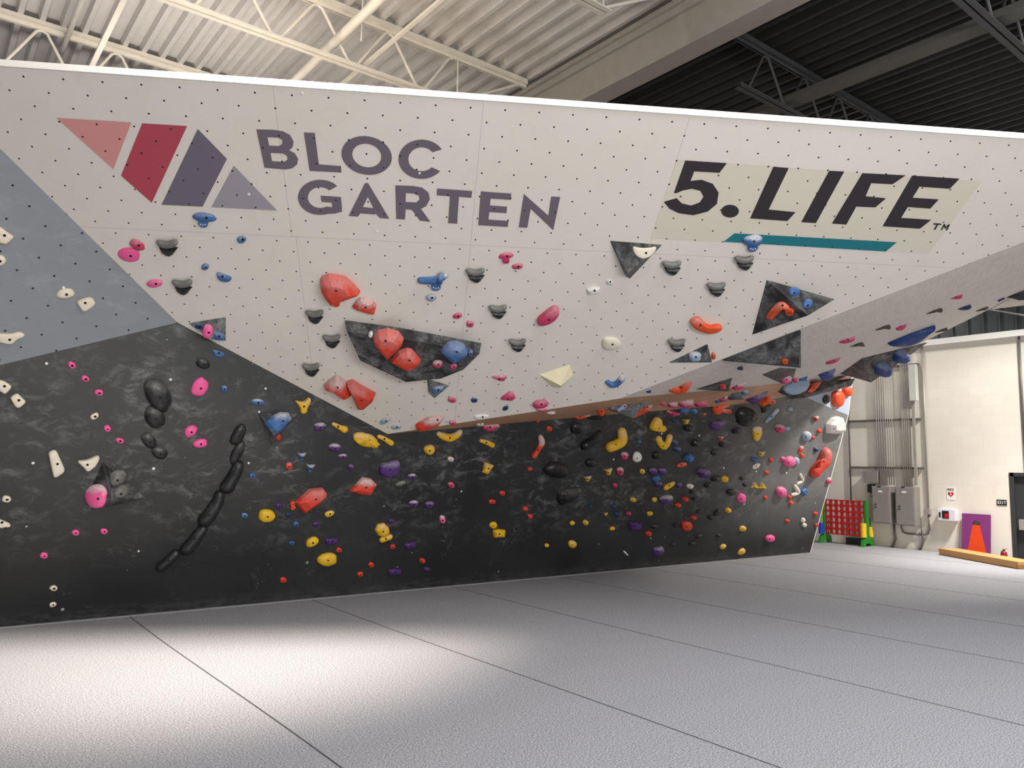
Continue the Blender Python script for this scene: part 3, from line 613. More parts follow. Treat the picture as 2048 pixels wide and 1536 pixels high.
LET = [
 [c1((1500, 757), (1600, 760), (1655, 768), (1697, 790), (1718, 828), (1713, 860), (1692, 880), (1725, 897), (1745, 930), (1738, 963), (1710, 985), (1670, 992), (1548, 982)), c1((1565, 803), (1630, 806), (1652, 820), (1650, 845), (1630, 855), (1575, 852)), c1((1583, 895), (1655, 898), (1680, 912), (1682, 935), (1662, 948), (1592, 943))],
 [c1((1778, 775), (1842, 778), (1866, 962), (1995, 972), (1998, 1010), (1812, 1000))],
 [c2(*arc(390, 910, 149, 112, 0, 350, 34, 12)), c2(*arc(391, 910, 86, 68, 0, 350, 30, 14))],
 [c2(*(arc(712, 932, 136, 115, -30, -323, 30) + arc(712, 932, 78, 70, -318, -36, 26)))],
 [c2(*(arc(118, 1155, 130, 103, -40, -290, 30) + [(205, 1250), (247, 1238), (240, 1153), (120, 1145), (127, 1182), (185, 1186), (190, 1213)] + arc(118, 1156, 72, 61, -300, -42, 24)))],
 [c2((380, 1072), (398, 1071), (523, 1280), (467, 1276), (443, 1250), (437, 1255), (352, 1249), (340, 1268), (285, 1263)), c2((397, 1152), (430, 1218), (368, 1212))],
 [c2((558, 1085), (660, 1088), (715, 1098), (752, 1127), (760, 1165), (740, 1205), (708, 1222), (763, 1298), (702, 1292), (655, 1228), (618, 1225), (615, 1285), (563, 1282)), c2((620, 1130), (665, 1133), (695, 1145), (700, 1168), (680, 1185), (618, 1182))],
 [c2((803, 1103), (1008, 1118), (1003, 1158), (930, 1152), (920, 1310), (867, 1306), (877, 1149), (800, 1143))],
 [c2((1058, 1120), (1237, 1133), (1233, 1170), (1115, 1162), (1112, 1202), (1212, 1210), (1208, 1248), (1108, 1241), (1103, 1285), (1220, 1293), (1216, 1328), (1043, 1318))],
 [c2((1310, 1135), (1453, 1262), (1470, 1150), (1523, 1153), (1482, 1347), (1350, 1222), (1330, 1333), (1280, 1330))]]
for lp in LET: decal('letter', lp, PW, M['v_text'], tx)
tx = empty('wall_lettering'); tag(tx, 'bold slanted black 5.LIFE lettering with teal underline', 'lettering')
decal('backing_film', [c3((372, 770), (1843, 877), (1587, 1225), (245, 1150))], PW, M['v_back'], tx, .0015)
for lp in [[c3((412, 775), (613, 788), (577, 835), (455, 828), (438, 874), (490, 868), (545, 888), (573, 930), (565, 985), (520, 1022), (450, 1040), (380, 1030), (335, 1008), (308, 975), (370, 957), (395, 982), (440, 993), (482, 978), (500, 950), (485, 922), (445, 912), (400, 920), (370, 933), (357, 932))],
           [c3(*arc(628, 1020, 43, 31, 0, 345, 22))], [c3((838, 805), (912, 812), (815, 1012), (945, 1025), (905, 1068), (725, 1055))],
           [c3((1107, 825), (1180, 828), (1043, 1078), (972, 1073))],
           [c3((1268, 836), (1477, 847), (1413, 890), (1310, 885), (1283, 948), (1382, 958), (1330, 1002), (1238, 998), (1190, 1085), (1120, 1080))],
           [c3((1508, 848), (1737, 863), (1690, 912), (1543, 902), (1510, 955), (1637, 963), (1595, 1008), (1487, 1000), (1455, 1052), (1600, 1062), (1545, 1105), (1365, 1093))],
           [c3((1612, 1078), (1650, 1080), (1648, 1087), (1634, 1086), (1620, 1110), (1611, 1109), (1625, 1086), (1609, 1085))],
           [c3((1645, 1111), (1660, 1082), (1667, 1082), (1671, 1096), (1683, 1083), (1691, 1084), (1678, 1113), (1670, 1113), (1678, 1095), (1667, 1107), (1661, 1094), (1653, 1111))]]:
    decal('letter', lp, PW, M['v_black'], tx, .0035)
decal('underline_bar', [c3((650, 1127), (1435, 1170), (1380, 1215), (597, 1168))], PW, M['v_teal'], tx, .0035)
# ---------------------------------------------------------------- volumes and holds bolted to the climbing wall
def build_bvh():
    V = []; Fc = []
    for P, T in SURF:
        n = len(V); V += [tuple(p) for p in P]; Fc += [tuple(i + n for i in t_) for t_ in T]
    return BVHTree.FromPolygons(V, Fc)
BVH = build_bvh()
def surf_hit(x, y):
    d = ray(x, y); loc, n, i, dist = BVH.ray_cast(Vector(CAM), Vector(d))
    if loc is None: return None, None
    if n.dot(Vector(d)) > 0: n = -n
    return np.array(loc), np.array(n)
PL = dict(D=PD, G=PG, W=PW, S=PS)
def volume(pl, base, apex, h, mat, label, name='climbing_volume', sink=.02, cap=None):
    """pyramid-like plywood volume. base: outline on the plane; apex: pixel of the ridge point (height h) or None for a low flat top"""
    pl = PL[pl] if isinstance(pl, str) else pl
    P = [pl.at(q) for q in base]; c = sum(P) / len(P)
    n = len(P)
    if apex is not None:
        A = pl.at(apex, h); V = P + [p - pl.N * sink for p in P] + [A]
        Fc = [(i, (i + 1) % n, 2 * n) for i in range(n)] + [(n + i, n + (i + 1) % n, (i + 1) % n, i) for i in range(n)] + [tuple(range(2 * n - 1, n - 1, -1))]
    else:
        k = cap or .93
        T = [c + (p - c) * k + pl.N * h for p in P]; V = T + [p - pl.N * sink for p in P]
        Fc = [tuple(range(n))] + [((i + 1) % n, i, n + i, n + (i + 1) % n) for i in range(n)] + [tuple(range(2 * n - 1, n - 1, -1))]
    V = [v_ - c for v_ in V]
    o = mesh_obj(name, V, Fc, mat); o.location = c
    bm = bmesh.new(); bm.from_mesh(o.data); bmesh.ops.recalc_face_normals(bm, faces=bm.faces); bm.to_mesh(o.data)
    bmesh.ops.triangulate(bm, faces=bm.faces)
    SURF.append(([Vector(c) + v_.co for v_ in bm.verts], [tuple(v_.index for v_ in f_.verts) for f_ in bm.faces])); bm.free()
    md = o.modifiers.new('bevel', 'BEVEL'); md.width = .006; md.segments = 2; md.limit_method = 'ANGLE'
    return tag(o, label, 'climbing volume', 'black climbing volumes')
PF = Plane((12, 7.32, 3.2), (0, -1, 0))
volume('D', [(204.8, 924), (160, 1029.4), (291, 995.2)], (226.8, 1004), .22, M['vol'], 'dark pyramid volume carrying a big pink hold, lower left')
volume('D', [(514.9, 823.8), (596, 826.6), (543, 891)], (548.4, 872), .16, M['vol'], 'dark triangular volume behind the speckled blue shell hold')
volume('W', [(376, 646), (452, 634), (451.5, 682)], (421, 679), .16, M['vol_grey'], 'dark triangle volume where white, grey and charcoal panels meet')
volume('W', [(688.4, 640), (795, 654.4), (962.8, 686), (963, 688.5), (929.6, 722), (882.7, 740.7), (811.4, 747.6), (716.7, 702.7)], None, .14, M['vol'], 'widest black volume, boat shaped, mid white wall', cap=.96)
volume('W', [(853.4, 757), (899.3, 770.8), (869, 797), (856.4, 783.5)], (866, 788), .08, M['vol_grey'], 'small grey chalky triangle volume under the boat shaped volume')
volume('W', [(1219.8, 481), (1325, 489), (1259.8, 557.6), (1250, 550)], (1256, 546), .12, M['vol'], 'black triangle volume pointing down with a cream half moon hold')
volume('W', [(1335.8, 725.5), (1414.8, 687.7), (1424.6, 725)], (1413, 722), .08, M['vol'], 'small black triangle volume with a pale blue hold')
volume('W', [(1533, 559.5), (1669.6, 598.6), (1503.6, 670)], (1616.9, 630.8), .34, M['vol'], 'large black pyramid volume with an orange twisted hold')
volume('W', [(1601.6, 662), (1602, 736), (1445, 721.6)], (1598, 731), .14, M['vol'], 'long black triangle volume pointing left below the pyramid')
volume('S', [(1523, 749), (1559, 735), (1592.5, 737), (1583.7, 768), (1566, 768)], (1570, 767), .06, M['vol'], 'black volume with a dusty pink hold near the roof lip')
volume('S', [(1389, 779), (1464.5, 755), (1459.6, 776)], (1457, 783), .06, M['vol'], 'slim dark triangle volume on the lip with a red button hold')
volume('S', [(1680, 747.5), (1724.4, 716), (1857, 684), (1742, 735), (1705, 753)], (1742.4, 765), .35, M['vol'], 'black wedge volume hanging off the roof edge with blue holds')
volume(PF, [(1566, 774), (1640, 766), (1710, 757), (1703, 772), (1609, 796)], (1612, 790), .12, M['vol'], 'long black volume at the roof lip above the pale blue panel', sink=.25)
volume(PF, [(1459.8, 783), (1466, 777), (1511, 773.4), (1497, 784), (1486.7, 799), (1470, 790)], (1484, 792), .06, M['vol_grey'], 'chalky volume wedged under the lip beside the purple one', sink=.25)
volume(Plane((8.5, 7.2, 2.6), (0, -1, -.3)), [(1220, 818), (1237, 801), (1312, 793), (1290, 812), (1265.6, 837)], (1262, 822), .10, M['vol_grey'], 'chalk covered volume under the lip, left end', sink=.4)
o = volume('W', [(1077.7, 749), (1140, 729), (1146, 752), (1121.6, 775.7), (1102, 772.8)], (1122, 772), .12, plain('cream painted wood', srgb(246, 234, 196), .5), 'cream pyramid volume on the lower white wall', sink=.02)
o['group'] = 'climbing volumes'
BVH = build_bvh()
def frame(x, y, mixmin=.42):
    p, n = surf_hit(x, y)
    if p is None:
        raise RuntimeError('no surface at %s %s' % (x, y))
    d = -ray(x, y); c = float(n @ d); emb = 0
    if c < mixmin:
        lo, hi = 0, 1
        for _ in range(20):
            m_ = (lo + hi) / 2; nn = nrm((1 - m_) * n + m_ * d)
            if nn @ d < mixmin + .18: lo = m_
            else: hi = m_
        n = nrm((1 - hi) * n + hi * d); emb = 1
    pl = Plane(p, n); return pl, emb
def resample(pts, n):
    P = [Vector(p) for p in pts]; P.append(P[0]); L = [0]
    for a_, b_ in zip(P, P[1:]): L.append(L[-1] + (b_ - a_).length)
    out_ = []; j = 0
    for i in range(n):
        s_ = L[-1] * i / n
        while L[j + 1] < s_: j += 1
        out_.append(P[j].lerp(P[j + 1], (s_ - L[j]) / max(1e-9, L[j + 1] - L[j])))
    return out_
def smooth_loop(P, it=1):
    for _ in range(it):
        n = len(P); P = [(P[i - 1] + P[i] * 2 + P[(i + 1) % n]) / 4 for i in range(n)]
    return P
def dome(out2, h, skirt, style, seed, shift=(0, 0), lump=0, rings=None):
    """solid over a 2D outline. style d: domed, f: faceted"""
    n = len(out2); c = Vector((sum(p[0] for p in out2) / n, sum(p[1] for p in out2) / n)); V = []; Fc = []
    if style == 'p': R = [(1.0, -skirt), (1.0, .30 * h), (.965, .62 * h), (.88, .86 * h), (.70, .96 * h), (.40, 1.0 * h)]
    elif style == 'f': R = [(1.0, -skirt), (1.0, .12 * h), (.90, .62 * h), (.55, h)] if rings is None else rings
    else: R = [(1.0, -skirt), (1.03, .10 * h), (1.0, .34 * h), (.92, .58 * h), (.76, .80 * h), (.50, .95 * h), (.22, 1.0 * h)]
    for k_, (s_, z) in enumerate(R):
        sh = Vector(shift) * max(0, z / h)
        for p in out2:
            q_ = c + (Vector(p) - c) * s_ + sh; zz = z
            if lump and z > 0:
                nz = noise.noise(Vector((q_.x * 38 + seed, q_.y * 38, z * 30))); q_ = q_ + (q_ - c).normalized() * nz * lump * .6; zz += nz * lump
            V.append((q_.x, q_.y, zz))
    for k_ in range(len(R) - 1):
        for i in range(n): a_ = k_ * n + i; b_ = k_ * n + (i + 1) % n; Fc.append((a_, b_, b_ + n, a_ + n))
    t_ = (len(R) - 1) * n
    top = c + Vector(shift); V.append((top.x, top.y, R[-1][1] + (.02 * h if style == 'd' else 0)))
    for i in range(n): Fc.append((t_ + i, t_ + (i + 1) % n, len(V) - 1))
    Fc.append(tuple(range(n))[::-1]); return V, Fc
def make(name, V, Fc, mat, pl, smooth):
    o = mesh_obj(name, V, Fc, mat, None, smooth)
    mt = Matrix([[pl.U[i], pl.V[i], pl.N[i], pl.P[i]] for i in range(3)] + [[0, 0, 0, 1]]); o.matrix_world = mt
    bm = bmesh.new(); bm.from_mesh(o.data); bmesh.ops.recalc_face_normals(bm, faces=bm.faces); bm.to_mesh(o.data); bm.free()
    return o
def child(o, name, V, Fc, mat, smooth=False):
    c_ = mesh_obj(name, V, Fc, mat, o, smooth); return c_
def bolt(o, pl, q, r_=.0125):
    """countersunk bolt: short dark cylinder at pixel q on the hold's surface"""
    me = o.data; bt_ = BVHTree.FromPolygons([v_.co[:] for v_ in me.vertices], [tuple(p.vertices) for p in me.polygons])
    inv = o.matrix_world.inverted(); ro = inv @ Vector(CAM); rd = (inv.to_3x3() @ Vector(ray(*q))).normalized()
    loc, n_, i_, ds = bt_.ray_cast(ro, rd)
    if loc is None: return
    if n_.dot(rd) > 0: n_ = -n_
    a_ = n_.orthogonal().normalized(); b_ = n_.cross(a_); K = 10; V = []
    for dz in (-.02, .0012):
        for k_ in range(K): an = 2 * math.pi * k_ / K; V.append(loc + n_ * dz + (a_ * math.cos(an) + b_ * math.sin(an)) * r_)
    child(o, 'bolt', V, [tuple(range(K, 2 * K))] + [(k_, (k_ + 1) % K, K + (k_ + 1) % K, K + k_) for k_ in range(K)], M['hole'])
def disc(o, pl, q, w_, mat, h0=.0):
    c_ = pl.uv(pl.at(q)); s_ = w_ / 2; K = 14; V = []
    for z in (-.01, h0 + .018):
        for k_ in range(K): an = 2 * math.pi * k_ / K; V.append((c_[0] + s_ * math.cos(an), c_[1] + s_ * math.sin(an), z))
    d_ = child(o, 'disc', V, [tuple(range(K, 2 * K))] + [(k_, (k_ + 1) % K, K + (k_ + 1) % K, K + k_) for k_ in range(K)], mat, False)
    V = []; Fc = []
    for k3 in (-1, 0, 1):
        n0 = len(V)
        for k_ in range(8): an = 2 * math.pi * k_ / 8; V.append((c_[0] + k3 * s_ * .5 + s_ * .17 * math.cos(an), c_[1] - (0.25 if k3 == 0 else .1) * s_ + s_ * .17 * math.sin(an), h0 + .0195))
        Fc.append(tuple(range(n0, n0 + 8)))
    child(d_, 'disc_holes', V, Fc, M['signwhite'] if 'B' in mat.name or 'blue' in mat.name else M['hole'])
def pxm(pl, x, y):
    a_ = np.array(pl.uv(pl.at((x - 1, y)))); b_ = np.array(pl.uv(pl.at((x + 1, y)))); c_ = np.array(pl.uv(pl.at((x, y - 1)))); d_ = np.array(pl.uv(pl.at((x, y + 1))))
    return (np.linalg.norm(b_ - a_) + np.linalg.norm(d_ - c_)) / 4
RECS = []
def num(s_): return [float(t_) for t_ in s_.split(',')]
def add(row):
    spec, _, lab = row.partition('|'); lab = lab.strip(); tk = spec.split(); kind = tk[0]; code = tk[1][0]; ch = int(tk[1][1]) if len(tk[1]) > 1 else 0
    opts = [t_ for t_ in tk[2:] if t_[0].isalpha()]; tk = [t_ for t_ in tk[2:] if not t_[0].isalpha()]
    hmul = 1; 
    for t_ in opts:
        if t_[0] == 'h': hmul = float(t_[1:])
    mat = hm(code, ch); seed = len(RECS) * 3.7; rnd = random.Random(len(RECS) + 5)
    if kind in 'efbt':
        x, y, w_, h_ = map(float, tk[:4]); rot = math.radians(float(tk[4])) if len(tk) > 4 else 0
        w_ += 1.5; h_ += 1.5
        if kind == 'e': n = 20; sh_ = [(math.copysign(abs(math.cos(a_)) ** .9, math.cos(a_)), math.copysign(abs(math.sin(a_)) ** .9, math.sin(a_))) for a_ in [2 * math.pi * i / n for i in range(n)]]; sh_ = [(a_ * (1 + .07 * math.sin(2.3 * i / 3 + seed)), b_ * (1 + .06 * math.cos(i / 2.9 + seed))) for i, (a_, b_) in enumerate(sh_)]
        elif kind == 'f': n = rnd.choice((6, 7)); sh_ = [(math.cos(a_) * rnd.uniform(.88, 1.12), math.sin(a_) * rnd.uniform(.88, 1.12)) for a_ in [2 * math.pi * (i + .5) / n for i in range(n)]]
        elif kind == 'b': sh_ = [(1, -.75), (.85, .9), (-.8, 1), (-1, -.6), (-.2, -1)]
        else: sh_ = [(-1, -.9), (-.3, -.65), (1, -.85), (.45, .1), (.1, 1), (-.35, .9), (-.4, 0)]
        out = [(x + a_ * w_ / 2 * math.cos(rot) - b_ * h_ / 2 * math.sin(rot), y + a_ * w_ / 2 * math.sin(rot) + b_ * h_ / 2 * math.cos(rot)) for a_, b_ in sh_]
        bq = (x + .08 * w_, y + .12 * h_); size = max(w_, h_); mn = min(w_, h_)
    elif kind in 'pPl':
        bq = tuple(num(tk[0])); out = [tuple(num(t_)) for t_ in tk[1:]]; x = sum(p[0] for p in out) / len(out); y = sum(p[1] for p in out) / len(out)
        xs = [p[0] for p in out]; ys = [p[1] for p in out]; size = max(max(xs) - min(xs), max(ys) - min(ys)); mn = min(max(xs) - min(xs), max(ys) - min(ys))
    elif kind == 's':
        rs = num(tk[0]); pts = [tuple(num(t_)) for t_ in tk[1:]]; x, y = pts[len(pts) // 2]; size = max(abs(pts[0][0] - pts[-1][0]), abs(pts[0][1] - pts[-1][1])) + 2 * max(rs); mn = max(rs) * 2; bq = (x + 1, y + 1)
    elif kind == 'j':
        x, y, w_ = map(float, tk[:3]); size = w_; mn = w_ * .8
    fx, fy = x, y
    if 'vL' in opts: fx -= 0
    pl, emb = frame(x, y); pm_ = pxm(pl, x, y); skirt = .02 + emb * min(.35, size * pm_ * .5)
    nm__ = 'climbing_hold'
    if kind == 'j':
        s_ = w_ / 42; pr = lambda L_: [pl.uv(pl.at((x + a_ * s_, y + b_ * s_))) for a_, b_ in L_]
        V, Fc = dome(pr([(-16, 4), (0, 5), (21, 5), (17, 10), (12, 17), (5, 21), (-3, 19), (-12, 13)]), 8 * s_ * pm_, .01, 'f', seed)
        o = make(nm__, V, Fc, hm('K', 0), pl, False)
        mb = MB(); P_ = [(-16, -8), (-9, -4.5), (0, -3), (10, -4.5), (17, -9)]; rr = [5.0, 6.6, 7.0, 6.6, 4.8]
        Q_ = [Vector(pl.uv(pl.at((x + a_ * s_, y + b_ * s_))) + (5 * s_ * pm_,)) for a_, b_ in P_]
        Qs = []; Rs = []
        for i in range(4):
            for t_ in (0, .25, .5, .75):
                Qs.append(cr(Q_, i, t_)); Rs.append((rr[i] * (1 - t_) + rr[i + 1] * t_) * s_ * pm_)
        Qs.append(Q_[-1]); Rs.append(rr[-1] * s_ * pm_); e0_ = Qs[0] + (Qs[0] - Qs[1]).normalized() * Rs[0] * .8; e1_ = Qs[-1] + (Qs[-1] - Qs[-2]).normalized() * Rs[-1] * .8
        mb.tube([e0_] + Qs + [e1_], [Rs[0] * .35] + Rs + [Rs[-1] * .35], 12); child(o, 'grip', mb.v, mb.f, hm('G', 1), True)
        bolt(o, pl, (x + 4 * s_, y + 9 * s_), .011)
    elif kind == 's':
        P_ = [Vector(pl.uv(pl.at(q_)) + (0,)) for q_ in pts]; R_ = [r_ * pm_ for r_ in (rs if len(rs) == len(pts) else [rs[0]] * len(pts))]
        Qs = []; Rs = []
        for i in range(len(P_) - 1):
            for t_ in (0, .2, .4, .6, .8):
                Qs.append(cr(P_, i, t_)); e_ = t_ * t_ * (3 - 2 * t_); Rs.append(R_[i] * (1 - e_) + R_[i + 1] * e_)
        Qs.append(P_[-1]); Rs.append(R_[-1]); Rs = [r_ * 1.12 for r_ in Rs]
        d0 = (Qs[0] - Qs[1]).normalized(); d1 = (Qs[-1] - Qs[-2]).normalized()
        Qs = [Qs[0] + d0 * Rs[0] * .85, Qs[0] + d0 * Rs[0] * .5] + Qs + [Qs[-1] + d1 * Rs[-1] * .5, Qs[-1] + d1 * Rs[-1] * .85]; Rs = [Rs[0] * .35, Rs[0] * .82] + Rs + [Rs[-1] * .82, Rs[-1] * .35]
        lift = .35 * min(Rs[2:-2]) ; Qs = [q_ + Vector((0, 0, lift)) for q_ in Qs]
        mb = MB().tube(Qs, Rs, 12); V = [(v_[0], v_[1], v_[2] if v_[2] > 0 else min(v_[2], 0) * (1 + emb * 6)) for v_ in mb.v]
        o = make(nm__, V, mb.f, mat, pl, True)
    else:
        o2 = [Vector(pl.uv(pl.at(q_))) for q_ in out]
        hh = mn * pm_ * (.42 if kind in 'et' else .5 if kind in 'fb' else .33) * hmul
        if kind in 'el': V, Fc = dome(smooth_loop(resample(o2, 26), 2) if kind == 'l' else o2, hh, skirt, 'd', seed, (0, .12 * hh), lump=(.034 if kind == 'l' else .10 * hh))
        elif kind == 'P': V, Fc = dome(smooth_loop(resample(o2, 30), 1), hh, skirt, 'p', seed, (0, .05 * hh))
        else: V, Fc = dome(o2, hh, skirt, 'f', seed, (.0, .15 * hh))
        o = make(nm__, V, Fc, mat, pl, kind in 'elP')
        if kind in 'fbtp':
            md = o.modifiers.new('bevel', 'BEVEL'); md.width = min(.008, hh * .15); md.segments = 2
    if kind != 'j' and size > 10 and code not in 'D' and 'nb' not in opts: bolt(o, pl, bq, .0125 if size > 16 else .009)
    for t_ in opts:
        if t_[0] == 'd':
            a_ = t_[1:].split(';'); disc(o, pl, (float(a_[0]), float(a_[1])), float(a_[2]) * pm_, hm('B' if code in 'BL' else 'O' if code in 'RO' else code, 0), .01)
    RECS.append(dict(o=o, x=x, y=y, s=size, code=code, ch=ch, kind=kind, lab=lab, r=size / max(1, mn), surf=None))
    return o
def cr(P, i, t_):
    p0 = P[max(i - 1, 0)]; p1_ = P[i]; p2_ = P[i + 1]; p3 = P[min(i + 2, len(P) - 1)]
    return .5 * ((2 * p1_) + (p2_ - p0) * t_ + (2 * p0 - 5 * p1_ + 4 * p2_ - p3) * t_ ** 2 + (-p0 + 3 * p1_ - 3 * p2_ + p3) * t_ ** 3)
